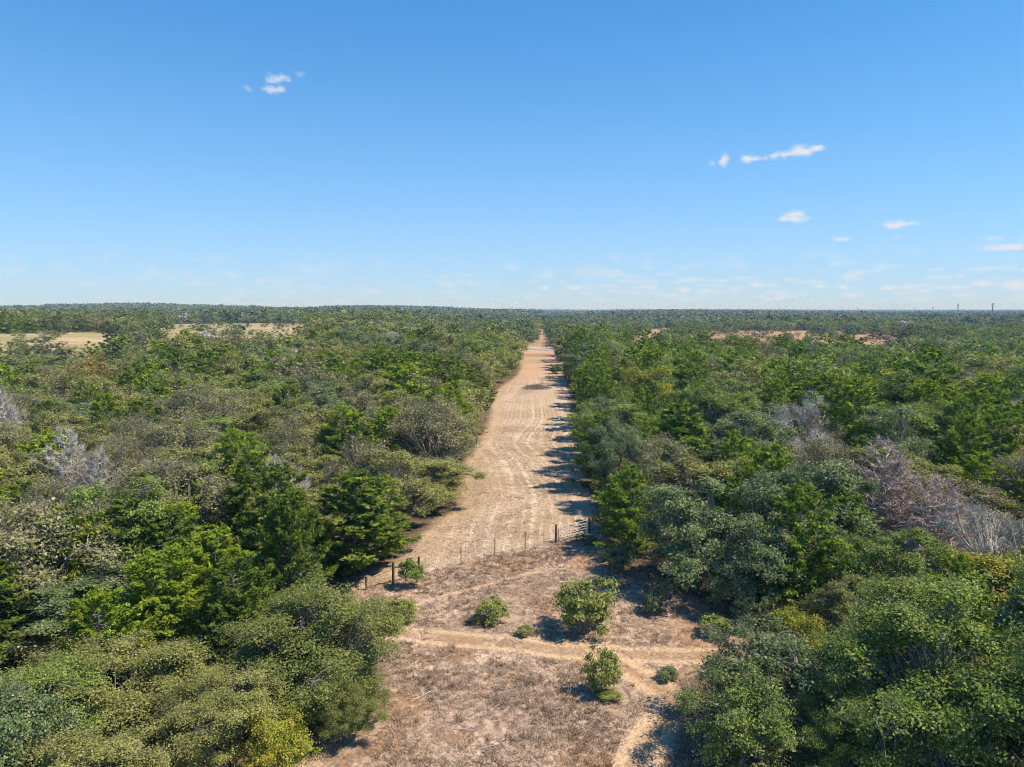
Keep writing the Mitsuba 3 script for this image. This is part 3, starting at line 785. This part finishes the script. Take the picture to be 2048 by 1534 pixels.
# ------------------------------------------------------------------ bushes and saplings on the grass
for name, kind, leaf, u, vb, vt, hw, text in [
        ('bush', 'shrub', 'shrub_leaf', 1172, 1262, 1142, 58, 'largest green bush on the grass, above the dirt track'),
        ('sapling_oak', 'shrub', 'shrub_leaf', 1203, 1388, 1288, 33, 'upright green young oak on the near grass below the dirt track'),
        ('bush', 'shrub', 'shrub_leaf', 988, 1246, 1194, 32, 'middle-sized green bush left of the largest bush on the grass'),
        ('bush', 'shrub', 'oak_olive', 1047, 1274, 1253, 17, 'low green bush at the tip of the largest bush\'s shadow'),
        ('bush', 'shrub', 'shrub_leaf', 812, 1242, 1190, 28, 'green bush right of the big holly bush beside the track'),
        ('bush', 'shrub', 'oak_green', 770, 1236, 1198, 22, 'thin green bush touching the big holly bush near the fence brace'),
        ('bush', 'shrub', 'oak_blue', 1332, 1356, 1330, 20, 'low grey-green bush in the fork of the tracks'),
        ('bush', 'shrub', 'oak_blue', 1303, 1228, 1182, 17, 'spindly bush at the edge of the shade under the dark oaks'),
        ('sapling_oak', 'sapling', 'oak_green', 1432, 1272, 1230, 24, 'small young oak beside the track in front of the shade'),
        ('sapling_oak', 'sapling', 'oak_green', 815, 1176, 1110, 16, 'taller of the two thin saplings by the fence brace'),
        ('sapling_oak', 'sapling', 'oak_green', 834, 1172, 1124, 13, 'shorter of the two thin saplings by the fence brace'),
        ('bush', 'shrub', 'oak_blue', 1236, 1142, 1085, 34, 'grey-green bush at the foot of the oak right of the gate'),
        ('bush', 'shrub', 'shrub_leaf', 1218, 1400, 1378, 24, 'low sprouting bush at the foot of the upright young oak'),
        ('bush', 'shrub', 'oak_blue', 1175, 1082, 1062, 22, 'low grey-green bush growing through the lower bars of the gate'),
        ('bush', 'shrub', 'oak_blue', 1500, 1262, 1180, 34, 'grey-green bush in the shade right of the spindly bush'),
        ('bush', 'shrub', 'oak_blue', 1112, 748, 727, 14, 'low grey bush at the far right edge of the clearing')]:
    x, y = ground_at(u, vb)
    H = height_at(vt, y) - .05
    R = hw / F * math.hypot(y, 18)
    key = numbered(name)
    place_tree(key, kind, 0, int(prng.integers(len(PROTO[(kind, 0)]))), leaf, 'bark', x, y, max(H, .5), R, RP[kind], prng, 3)
    labels[key] = {'label': text, 'category': 'bush' if name == 'bush' else 'tree'}
    if name == 'bush':
        labels[key]['group'] = 'bushes on the grass'

# ------------------------------------------------------------------ ground
def seg_dist(px, py, pts):
    """Distance to a polyline, in drjit."""
    best = mi.Float(1e9)
    for (x0, y0), (x1, y1) in zip(pts[:-1], pts[1:]):
        dx, dy = x1 - x0, y1 - y0
        t = dr.clip(((px - x0) * dx + (py - y0) * dy) / (dx * dx + dy * dy), 0, 1)
        best = dr.minimum(best, dr.square(px - x0 - t * dx) + dr.square(py - y0 - t * dy))
    return dr.sqrt(best)


def interp(y, col):
    out = mi.Float(float(EDGE[0, col]))
    rows = EDGE[::1]
    for a, b in zip(rows[:-1], rows[1:]):
        t = (y - float(a[0])) / float(b[0] - a[0])
        out = dr.select(y >= float(a[0]), float(a[col]) + dr.minimum(t, 1.0) * float(b[col] - a[col]), out)
    return out


TRACK = [(-16, 43.5), (-7.6, 42.3), (-1.9, 41.1), (2.2, 40.1), (6.6, 39.8), (11.5, 39.4), (15.2, 38.4), (24, 34)]
BRANCH = [(5.2, 39.6), (7.2, 37.2), (8.2, 35.2), (7.9, 33.4), (6.6, 31.7), (5.4, 29.3), (4.5, 26)]
COWPATH = [(-7.2, 46.5), (-4.5, 48.5), (-1.5, 50.5), (2.6, 53.4)]
SANDLINE = [(-7.5, 60), (-6.5, 75), (-5.4, 95), (-4.2, 105), (-4.0, 118), (-3.2, 132), (-3.6, 150), (0.5, 172), (2.0, 185), (8, 200), (10, 232)]
SANDLINE2 = [(8, 60), (7.2, 72), (7.5, 90), (9, 110), (10.2, 140), (12.0, 172), (9.5, 200), (9.5, 240)]
CROSS = [(-5.5, 88), (0, 86), (5, 85.5), (8, 88)]


def ground_fn(p, n, uv):
    x, y = mi.Float(p[0]), mi.Float(p[1])
    n1, n2, n3 = fbm(x * .55, y * .55, 0, 3), fbm(x * 2.6, y * 2.6, 5, 3), noise(x * 9, y * 9, 2)
    big = fbm(x * .11, y * .11, 9, 3)
    wob = (n1 - .5) * 2.4
    floor = mix((.075, .055, .038), (.21, .155, .105), n2) * (.75 + .5 * n1)
    # near side of the fence: brown weeds over pale sand
    weeds = mix((.215, .152, .115), (.48, .365, .27), smoothstep(.25, .78, n2 * .65 + n3 * .35))
    weeds = mix(weeds, mi.Color3f(.33, .185, .085), smoothstep(.52, .68, fbm(x * .35 + 7, y * .35, 3, 3)) * .45)
    sandy = mix((.50, .36, .25), (.66, .52, .39), n3)
    weeds = mix(weeds, sandy, smoothstep(.60, .74, n1 * .6 + n2 * .4) * .85)
    # mown strip beyond the fence
    s = x - .042 * y + (fbm(y * .028, 3, 1, 2) - .5) * 7.0 + (n1 - .5) * .35
    def rows(width, k):
        q = s / width + (noise(s * .2, y * .03, k) - .5) * .8
        return dr.abs(q - dr.floor(q) - .5)
    swath = smoothstep(.20, .06, rows(1.9, 4)) * smoothstep(.25, .6, noise(s * .3, y * .05, 4)) + smoothstep(.24, .06, rows(.8, 9)) * .55 * smoothstep(.30, .6, noise(s * .3, y * .06, 19))
    mown = mix((.34, .255, .175), (.52, .41, .30), smoothstep(.2, .8, n2 * .6 + n3 * .4))
    mown = mix(mown, mi.Color3f(.29, .22, .135), smoothstep(.5, .68, big) * .5)
    mown = mix(mown, mi.Color3f(.66, .54, .41), dr.clip(swath * smoothstep(.28, .62, n2 * .5 + n3 * .5) * smoothstep(.15, .5, n1 + .1) * (.5 + .5 * noise(s * .45, y * .04, 33)), 0, .85))
    sand = mi.Color3f(.60, .455, .335)
    for pts, w in ((SANDLINE, 1.0), (SANDLINE2, .8)):
        mown = mix(mown, sand, smoothstep(w + .5, w * .3, seg_dist(x, y, pts) + wob * .8) * (.18 + .45 * n2))
    mown = mix(mown, mi.Color3f(.36, .26, .15), smoothstep(3.5, .5, dr.abs(x + .042 * 0 - interp(y, 1))) * .45)
    soil = mix((.39, .245, .155), (.55, .395, .27), n2 * .6 + big * .4)
    soil = mix(soil, mi.Color3f(.30, .20, .135), smoothstep(296, 306, y + wob) * smoothstep(330, 318, y + wob) * .8)
    soil = mix(soil, mi.Color3f(.34, .27, .15), smoothstep(262, 268, y + wob) * smoothstep(288, 280, y + wob) * .6)
    mown = mix(mown, soil, smoothstep(165, 245, y + wob * 12))
    fence_y = 55.2 + (x + 3.0) * .73
    near = smoothstep(-.4, .8, fence_y - y + wob * .35)
    grass = mix(mown, weeds, near)
    # wheel tracks in the near grass
    for pts, off, w, k in ((TRACK, .72, .34, .8), (BRANCH, .7, .5, .85)):
        d = seg_dist(x, y, pts)
        rut = smoothstep(w, w * .3, dr.abs(d - off) + (n2 - .5) * .5)
        grass = mix(grass, mi.Color3f(.60, .43, .27), dr.clip(rut * k * (.55 + .7 * n3), 0, 1) )
        grass = mix(grass, mi.Color3f(.40, .27, .15), smoothstep(off, off * .2, d) * .45)
    grass = mix(grass, mi.Color3f(.55, .40, .26), smoothstep(.30, .1, seg_dist(x, y, COWPATH) + wob * .12) * .6)
    inside = smoothstep(-1.4, .5, x - interp(y, 1) + wob * .5) * smoothstep(-1.4, .5, interp(y, 2) - x + wob * .5)
    field = mix((.36, .245, .15), (.52, .385, .245), big * .6 + n2 * .4)
    field = mix(field, mi.Color3f(.36, .33, .16), smoothstep(.5, .65, fbm(x * .03, y * .02, 2, 3)) * .6)
    field = mix(field, mi.Color3f(.47, .385, .225), smoothstep(-20, -60, x) * (.5 + .4 * big))
    field = field * (.62 + .42 * noise(x * .035, y * .22, 7)) * (.85 + .3 * n2)
    field = mix(field, mi.Color3f(.22, .24, .11), smoothstep(.48, .62, fbm(x * .045 + 5, y * .03, 8, 3)) * .55)
    field = mix(field, mi.Color3f(.42, .255, .165), smoothstep(20, 60, x) * smoothstep(800, 600, y) * .75)
    outside = mix(floor, field, smoothstep(225, 260, y))
    outside = mix(outside, mix((.05, .06, .025), (.12, .10, .06), big), smoothstep(800, 1100, y) * smoothstep(2, 60, dr.abs(x + 620) - 85) * smoothstep(2, 60, dr.abs(x + 250) - 80))
    return mix(outside, grass, inside)


def ground_bump(p, n, uv):
    return fbm(p[0] * 5, p[1] * 5, 0, 3) * .10 + noise(p[0] * 22, p[1] * 22, 1) * .03


scene['ground_material'] = {'type': 'twosided', 'bsdf': {'type': 'bumpmap', 'bump': proc(ground_bump, .03), 'scale': 1.0,
                            'bsdf': {'type': 'diffuse', 'reflectance': proc(ground_fn)}}}


def lines(spans):
    return np.unique(np.concatenate([np.arange(a, b, s) for a, b, s in spans] + [[spans[-1][1]]]).round(3))


gx = lines([(-9000, -1500, 500), (-1500, -400, 60), (-400, -80, 16), (-80, -16, 3), (-16, 16, .3), (16, 80, 3), (80, 400, 16), (400, 1500, 60), (1500, 9000, 500)])
gy = lines([(-200, 0, 50), (0, 24, 4), (24, 72, .3), (72, 120, .6), (120, 260, 2.5), (260, 700, 9), (700, 2500, 40), (2500, 9000, 400)])
X, Y = np.meshgrid(gx, gy, indexing='xy')
V = np.column_stack([X.ravel(), Y.ravel(), terrain(X, Y).ravel()])
i, j = np.meshgrid(np.arange(len(gy) - 1), np.arange(len(gx) - 1), indexing='ij')
w = len(gx)
Q = np.stack([i * w + j, i * w + j + 1, (i + 1) * w + j + 1, (i + 1) * w + j], -1).reshape(-1, 4)
scene['ground'] = mikit.ply((V, Q), 'ground_material', smooth=True)
labels['ground'] = {'label': 'dry tan grass and bare soil of the clearing and the fields', 'category': 'ground', 'kind': 'structure'}

# dry grass and weeds standing on the clearing
rng = np.random.default_rng(77)
bl = Bag()


def tufts(n, y0, y1, hmin, hmax, nb, w, power=1.0, near_only=False):
    y = y0 + (y1 - y0) * rng.random(n) ** power
    x = edge_x(y, 1) - 1.5 + rng.random(n) * (edge_x(y, 2) - edge_x(y, 1) + 3.0)
    fy = 55.2 + (x + 3.0) * .73
    keep = (y < fy) == near_only
    dens = meshkit.fbm(np.stack([x * .55, y * .55, x * 0], -1), 3, 4)
    keep &= dens > rng.uniform(.28, .60, n)
    for pts, r in ((TRACK, 1.25), (BRANCH, 1.1), (COWPATH, .25)):
        for (xa, ya), (xb, yb) in zip(pts[:-1], pts[1:]):
            t = np.clip(((x - xa) * (xb - xa) + (y - ya) * (yb - ya)) / ((xb - xa) ** 2 + (yb - ya) ** 2), 0, 1)
            keep &= (np.hypot(x - xa - t * (xb - xa), y - ya - t * (yb - ya)) > r) | (rng.random(n) < .12)
    x, y = x[keep], y[keep]; m = len(x)
    z = terrain(x, y)
    hue = np.clip(meshkit.fbm(np.stack([x * .5, y * .5, x * 0 + 8], -1), 2, 6) + rng.normal(0, .26, m), 0, 1)
    a = np.repeat(np.column_stack([x, y, z - .02]), nb, 0) + rng.normal(0, .09, (m * nb, 3)) * [1, 1, 0]
    h = np.repeat(rng.uniform(hmin, hmax, m), nb) * rng.uniform(.6, 1.2, m * nb)
    d = np.column_stack([rng.normal(0, .55, m * nb), rng.normal(0, .55, m * nb), np.ones(m * nb)])
    b = a + d * h[:, None]
    s = np.column_stack([rng.normal(size=m * nb), rng.normal(size=m * nb), np.zeros(m * nb)]); s = unit(s) * w
    vs = np.stack([a - s, a + s, b], 1)
    f = np.arange(m * nb * 3).reshape(-1, 3)
    bl.add(vs.reshape(-1, 3), f, np.column_stack([np.repeat(np.repeat(hue, nb), 3), np.repeat(rng.random(m * nb), 3)]))


tufts(21000, 26, 62, .06, .20, 10, .022, 1.15, True)
tufts(1300, 26, 62, .18, .42, 20, .020, 1.1, True)
tufts(26000, 48, 120, .04, .12, 6, .03, 1.5, False)


def grass_fn(p, n, uv):
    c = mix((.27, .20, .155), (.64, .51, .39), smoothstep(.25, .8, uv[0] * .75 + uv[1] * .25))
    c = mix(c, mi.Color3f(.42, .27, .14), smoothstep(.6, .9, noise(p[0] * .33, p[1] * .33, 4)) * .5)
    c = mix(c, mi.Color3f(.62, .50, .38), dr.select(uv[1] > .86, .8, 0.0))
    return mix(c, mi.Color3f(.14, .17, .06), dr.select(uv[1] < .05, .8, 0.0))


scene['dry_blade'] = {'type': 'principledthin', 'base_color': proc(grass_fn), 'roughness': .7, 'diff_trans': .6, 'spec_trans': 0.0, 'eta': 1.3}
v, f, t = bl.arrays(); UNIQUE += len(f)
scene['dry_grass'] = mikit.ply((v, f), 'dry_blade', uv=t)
labels['dry_grass'] = {'label': 'dry brown weeds and grass stubble covering the clearing', 'category': 'grass', 'kind': 'stuff'}

# ------------------------------------------------------------------ road across the far end of the clearing
scene['asphalt'] = {'type': 'diffuse', 'reflectance': proc(lambda p, n, uv: mix((.33, .32, .31), (.44, .43, .41), fbm(p[0] * .6, p[1] * .6, 0, 3)))}
d = (ROAD_B - ROAD_A) / np.linalg.norm(ROAD_B - ROAD_A); nrm = np.array([-d[1], d[0]])
ts = np.linspace(0, np.linalg.norm(ROAD_B - ROAD_A), 90)
rows = []
for t in ts:
    c = ROAD_A + d * t
    zc = max(float(terrain(*(c + nrm * o))) for o in (-4, -2, 0, 2, 4))
    for o, dz in ((-4.4, -.5), (-3.6, .28), (0, .36), (3.6, .28), (4.4, -.5)):
        q = c + nrm * o
        rows.append([q[0], q[1], zc + dz])
rows = np.array(rows); i, j = np.meshgrid(np.arange(len(ts) - 1), np.arange(4), indexing='ij')
q = np.stack([i * 5 + j, i * 5 + j + 1, (i + 1) * 5 + j + 1, (i + 1) * 5 + j], -1).reshape(-1, 4)
scene['asphalt'] = {'type': 'twosided', 'bsdf': scene['asphalt']}
scene['road'] = mikit.ply((rows, q), 'asphalt')
labels['road'] = {'label': 'pale paved road crossing the far end of the clearing', 'category': 'road', 'kind': 'structure'}

# ------------------------------------------------------------------ fence, gate and other built things
def wood_fn(p, n, uv):
    return mix((.075, .063, .054), (.20, .175, .15), noise(p[0] * 14, p[1] * 14, p[2] * 3))


scene['old_wood'] = {'type': 'diffuse', 'reflectance': proc(wood_fn)}
scene['galvanised'] = {'type': 'principled', 'base_color': proc(lambda p, n, uv: mix((.46, .47, .48), (.62, .62, .63), noise(p[0] * 6, p[1] * 6, p[2] * 6))), 'metallic': .15, 'roughness': .5}
scene['rust'] = {'type': 'diffuse', 'reflectance': proc(lambda p, n, uv: mix((.11, .07, .05), (.20, .13, .09), noise(p[0] * 20, p[1] * 20, p[2] * 9)))}
scene['pale_pole'] = {'type': 'diffuse', 'reflectance': proc(lambda p, n, uv: mix((.42, .33, .18), (.55, .45, .27), noise(p[0] * 9, p[1] * 9, p[2] * 9)))}
scene['white_paint'] = {'type': 'diffuse', 'reflectance': proc(lambda p, n, uv: mix((.72, .72, .70), (.82, .82, .80), noise(p[0] * 3, p[1] * 3, p[2] * 3)))}
scene['steel_grey'] = {'type': 'diffuse', 'reflectance': proc(lambda p, n, uv: mix((.13, .135, .15), (.22, .225, .24), noise(p[0], p[1], p[2] * .3)))}


def rod(p0, p1, r0, r1=None, sides=10, rings=1, jit=0.0, seed=0):
    """A closed, slightly uneven rod with a bevelled end."""
    rng = np.random.default_rng(seed)
    p0, p1 = np.asarray(p0, float), np.asarray(p1, float); r1 = r0 if r1 is None else r1
    L = np.linalg.norm(p1 - p0)
    b = min(.25 * min(r0, r1), L * .2)
    ts = np.concatenate([[0, b / L], np.linspace(b / L, 1 - b / L, rings + 1)[1:], [1]])
    rs = np.interp(ts, [0, 1], [r0, r1]); rs[0] -= b; rs[-1] -= b
    bag = Bag()
    pts = p0 + (p1 - p0) * ts[:, None]
    pts[1:-1] += rng.normal(0, jit, (len(ts) - 2, 3))
    bag.tube(pts, rs, sides, rng)
    v, f, _ = bag.arrays()
    v = np.vstack([v, pts[[0, -1]]]); n0 = len(v) - 2
    k = np.arange(sides); last = (len(ts) - 1) * sides
    f = np.vstack([f, np.column_stack([(k + 1) % sides, k, np.full(sides, n0)]), np.column_stack([last + k, last + (k + 1) % sides, np.full(sides, n0 + 1)])])
    return v, f


def put(key, mesh, m, smooth=30):
    scene[key] = mikit.ply(mesh, m, smooth=smooth)


def join(parts):
    b = Bag()
    for v, f in parts:
        b.add(np.asarray(v, float), np.asarray(f), np.zeros((len(v), 2)))
    return b.arrays()[:2]


FX = [(-10.5, 49.4), (-8.7, 50.3), (-7.0, 51.6), (-4.0, 54.0), (-1.4, 56.1), (1.1, 57.7), (3.8, 59.6)]
# wire fence: thick wooden posts with a brace, three thin steel posts, wire mesh
for k, (i, h, r) in enumerate(((0, .95, .08), (1, 1.75, .10), (2, 1.65, .095))):
    x, y = FX[i]
    put('wire_fence__brace_post' + (f'_{k:03d}' if k else ''), rod([x, y, gz(x, y) - .3], [x + .03, y, gz(x, y) + h], r, r * .92, 12, 5, .006, k), 'old_wood')
z1, z2 = gz(*FX[1]), gz(*FX[2])
put('wire_fence__brace_rail', rod([FX[1][0] + .12, FX[1][1] + .08, z1 + 1.30], [FX[2][0] - .1, FX[2][1] - .06, z2 + 1.25], .075, .07, 8, 3, .01, 5), 'old_wood')
put('wire_fence__lean_pole', rod([FX[1][0] - .12, FX[1][1] - .04, z1 + 1.22], [-10.0, 49.7, z1 + .88], .065, .05, 8, 3, .01, 6), 'pale_pole')
labels['wire_fence__lean_pole'] = {'label': 'pale wooden pole running left from the middle brace post'}
for k, i in enumerate((3, 4, 5)):
    x, y = FX[i]; zg = gz(x, y)
    t_bar = trimesh.util.concatenate([trimesh.creation.box([.06, .012, 1.75]), trimesh.creation.box([.012, .05, 1.75]).apply_translation([0, .03, 0]), trimesh.creation.box([.16, .01, .16]).apply_translation([0, .012, -.72])])
    t_bar.apply_translation([x, y, zg + .62])
    put('wire_fence__steel_post' + (f'_{k:03d}' if k else ''), t_bar, 'rust', False)
wires = []
zw = [.12, .28, .44, .62, .82, 1.02, 1.2]
for i in range(len(FX) - 1):
    (xa, ya), (xb, yb) = FX[i], FX[i + 1]
    for h in zw[: 5 if i == 0 else 7]:
        wires.append(rod([xa, ya, gz(xa, ya) + h], [xb, yb, gz(xb, yb) + h], .0045, .0045, 4))
    m = int(np.hypot(xb - xa, yb - ya) / .32)
    for k in range(1, m):
        t = k / m; x, y = xa + (xb - xa) * t, ya + (yb - ya) * t; zb = gz(xa, ya) * (1 - t) + gz(xb, yb) * t
        wires.append(rod([x, y, zb + .12], [x, y, zb + 1.02], .0025, .0025, 4))
scene['wire_fence__wire_mesh'] = mikit.ply(join(wires), 'rust')
labels['wire_fence'] = {'label': 'wire mesh fence on thin steel posts from the left brace to the metal gate', 'category': 'fence'}

# metal gate
GA, GB = np.array([4.12, 59.75]), np.array([6.75, 62.1])
gd = GB - GA; gl = np.linalg.norm(gd)
za, zb = gz(*GA), gz(*GB)


def gp(t, h):
    q = GA + gd * t
    return [q[0], q[1], za * (1 - t) + zb * t + h]


for k, h in enumerate((.22, .42, .63, .86, 1.10, 1.36)):
    put('metal_gate__bar' + (f'_{k:03d}' if k else ''), rod(gp(0.025, h), gp(.975, h), .021, .021, 10), 'galvanised')
for k, t in enumerate((0.015, .985)):
    put('metal_gate__end_tube' + (f'_{k:03d}' if k else ''), rod(gp(t, .18), gp(t, 1.42), .028, .028, 10), 'galvanised')
for k, t in enumerate((.35, .67)):
    put('metal_gate__brace' + (f'_{k:03d}' if k else ''), trimesh.creation.box([.035, .012, 1.16], transform=trimesh.transformations.translation_matrix(np.array(gp(t, .79)) + [0, -.032, 0])), 'galvanised', False)
labels['metal_gate'] = {'label': 'galvanised six-bar metal gate at the right end of the wire fence', 'category': 'gate'}
for k, (pos, h, r, m, text) in enumerate((((3.8, 59.6), 1.62, .10, 'old_wood', 'dark wooden gate post between the wire fence and the metal gate'),
                                        ((6.98, 62.3), 1.55, .13, 'old_wood', 'dark wooden gate post at the hinge end under the leaning cedar'))):
    key = numbered('gate_post')
    put(key, rod([*pos, gz(*pos) - .3], [*pos, gz(*pos) + h], r, r * .95, 12, 4, .005, 30 + k), m)
    labels[key] = {'label': text, 'category': 'post'}
put('pipe_stake', rod([4.02, 59.55, za - .2], [4.02, 59.55, za + 1.3], .026, .026, 8), 'rust')
labels['pipe_stake'] = {'label': 'thin rusty stake just right of the left gate post', 'category': 'stake'}

# fallen twigs lying in the dry grass
rng = np.random.default_rng(15)
bits = []
for k in range(420):
    y = rng.uniform(26, 60); x = rng.uniform(float(edge_x(y, 1)), float(edge_x(y, 2)))
    a = rng.random() * 6.28; L = rng.uniform(.12, .55) * (2.2 if rng.random() < .06 else 1)
    q = np.array([math.cos(a), math.sin(a)]) * L
    bits.append(rod([x - q[0], y - q[1], gz(x - q[0], y - q[1]) + .05], [x + q[0], y + q[1], gz(x + q[0], y + q[1]) + rng.uniform(.04, .14)], rng.uniform(.008, .022), .006, 4))
scene['twig_litter'] = mikit.ply(join(bits), 'grey_twig')
labels['twig_litter'] = {'label': 'pale fallen twigs scattered in the dry near grass', 'category': 'twigs', 'kind': 'stuff'}

# pile of cut branches on the mound
rng = np.random.default_rng(5)
sticks = []
for k in range(240):
    a = rng.random() * 6.28; r = 2.6 * rng.random() ** .7
    c = np.array([6.1 + r * math.cos(a) * 1.3, 176.5 + r * math.sin(a), 0]); c[2] = gz(c[0], c[1]) + rng.uniform(.05, .75) * (1 - r / 3.2)
    dd = unit(np.array([rng.normal(), rng.normal() * .5, rng.normal() * .22])) * rng.uniform(.5, 1.6)
    sticks.append(rod(c - dd, c + dd, rng.uniform(.02, .05), .012, 4))
scene['stick_material'] = {'type': 'diffuse', 'reflectance': proc(lambda p, n, uv: mix((.12, .095, .075), (.30, .26, .22), noise(p[0] * 3, p[1] * 3, p[2] * 6)))}
scene['brush_pile'] = mikit.ply(join(sticks), 'stick_material')
labels['brush_pile'] = {'label': 'low pile of cut grey branches on the mound in the clearing', 'category': 'brush pile'}
for (u, vb, h, text) in ((1133, 770, 1.3, 'white post at the right edge of the clearing beyond the brush pile'),
                         (1049, 695, 1.3, 'left one of two white posts beside the far road'), (1060, 696, 1.3, 'right one of two white posts beside the far road')):
    x, y = ground_at(u, vb); key = numbered('white_post')
    z = gz(x, y)
    put(key, rod([x, y, z - .2], [x, y, z + h + (.5 if y > 300 else 0)], .11 if y < 300 else .22, None, 8), 'white_paint')
    labels[key] = {'label': text, 'category': 'post'}

# utility pole with two wires along the road
x, y = 18.2, 371.0; z = gz(x, y)
put('utility_pole__pole', rod([x, y, z - .5], [x, y, z + 8.0], .15, .11, 8), 'old_wood')
put('utility_pole__crossarm', trimesh.creation.box([1.8, .12, .12], transform=trimesh.transformations.translation_matrix([x, y - .2, z + 7.3])), 'old_wood', False)
labels['utility_pole'] = {'label': 'thin utility pole standing beside the far road', 'category': 'pole'}
for k, h in enumerate((7.45, 5.4)):
    a = np.array([x, y, z + h]); e1 = a + [-80 * .8, 40, 0.6]; e2 = a + [80 * .8, -70, 0.4]
    pts = []
    for e in (e1, e2):
        for t0 in np.linspace(0, 1, 9)[:-1]:
            f0 = lambda t: a + (e - a) * t - [0, 0, 3.2 * t * (1 - t)]
            pts.append(rod(f0(t0), f0(t0 + .125), .022, .022, 4))
    key = numbered('power_wire')
    scene[key] = mikit.ply(join(pts), 'galvanised')
    labels[key] = {'label': ('upper' if k == 0 else 'lower') + ' of two thin wires strung along the far road', 'category': 'wire', 'group': 'wires along the far road'}

# steel transmission poles on the right horizon
for u, vt, y, nm in ((1980, 606, 1650, 'nearest, tallest steel power pylon on the right horizon'), (1911, 607.5, 2050, 'second steel power pylon from the right on the horizon'),
                     (1861, 613, 2700, 'third steel power pylon from the right on the horizon'), (1825, 616.5, 3600, 'fourth steel power pylon from the right on the horizon'),
                     (1711, 615.5, 3400, 'small steel power pylon left of the gap in the pylon row'), (1692, 617.5, 4200, 'farthest left small steel power pylon on the horizon'), (1682, 617.5, 4300, 'leftmost tiny steel power pylon on the horizon')):
    x = (u - 1024) / F * y * (1 + .0); top = height_at(vt, y)
    z = gz(x, y); H = top - z
    key = numbered('power_pylon')
    put(f'{key}__shaft', rod([x, y, z - 1], [x, y, top], 1.5, .8, 8), 'steel_grey')
    for k, fr in enumerate((.97, .88, .79)):
        arm = join([rod([x - 3.6, y, z + H * fr + .5], [x, y, z + H * fr - .2], .35, .6, 6), rod([x + 3.6, y, z + H * fr + .5], [x, y, z + H * fr - .2], .35, .6, 6)])
        put(f'{key}__crossarm' + (f'_{k:03d}' if k else ''), arm, 'steel_grey')
    labels[key] = {'label': nm, 'category': 'pylon', 'group': 'power pylons on the right horizon'}


# houses far off on the rise
scene['house_wall'] = {'type': 'diffuse', 'reflectance': {'type': 'rgb', 'value': [.55, .50, .44]}}
scene['window_glass'] = {'type': 'principled', 'base_color': {'type': 'rgb', 'value': [.03, .035, .04]}, 'roughness': .1}
scene['dark_roof'] = {'type': 'diffuse', 'reflectance': {'type': 'rgb', 'value': [.22, .20, .19]}}


def house(u, y, w, dp, h, roof_h, roof, text, zoff=0):
    x = (u - 1024) / F * y
    z = gz(x, y) + zoff
    key = numbered('farm_house')
    put(f'{key}__wall', trimesh.creation.box([w, dp, h + 3], transform=trimesh.transformations.translation_matrix([x, y, z + h / 2 - 1.5])), 'house_wall', False)
    o = 0.8
    P = np.array([[-w / 2 - o, -dp / 2 - o, h - .1], [w / 2 + o, -dp / 2 - o, h - .1], [w / 2 + o, dp / 2 + o, h - .1], [-w / 2 - o, dp / 2 + o, h - .1], [-w / 2 - o, 0, h + roof_h], [w / 2 + o, 0, h + roof_h]])
    Fc = np.array([[0, 1, 5], [0, 5, 4], [2, 3, 4], [2, 4, 5], [0, 4, 3], [1, 2, 5], [0, 3, 2], [0, 2, 1]])
    put(f'{key}__roof', (P + [x, y, z], Fc), roof, False)
    for k, fx in enumerate((-.3, .05, .3)):
        put(f'{key}__window' + (f'_{k:03d}' if k else ''), trimesh.creation.box([1.6, .12, 1.4], transform=trimesh.transformations.translation_matrix([x + fx * w, y - dp / 2 - .05, z + h * .55])), 'window_glass', False)
    labels[key] = {'label': text, 'category': 'house'}
    return x, y


house(801, 1190, 20, 11, 3.6, 3.2, 'white_paint', 'white-roofed farm house on the rise left of the track', 2.2)
house(778, 1185, 7, 8, 3.4, 2.6, 'white_paint', 'smaller white-roofed building left of the white-roofed farm house', 1.6)
house(485, 1500, 16, 10, 3.4, 3, 'white_paint', 'pale house among far trees below the left hill', 3)

# ------------------------------------------------------------------ air
scene['haze'] = {'type': 'cube', 'to_world': T().translate([0, 3800, 28]).scale([10500, 5500, 34]), 'bsdf': {'type': 'null'}, 'interior': {'type': 'ref', 'id': 'air'}}
labels['haze'] = {'label': 'thin blue air between the camera and the horizon', 'category': 'haze', 'kind': 'stuff'}
print('unique triangles', UNIQUE, 'single trees', len(single), 'far', len(far_trees), 'entries', len(scene))
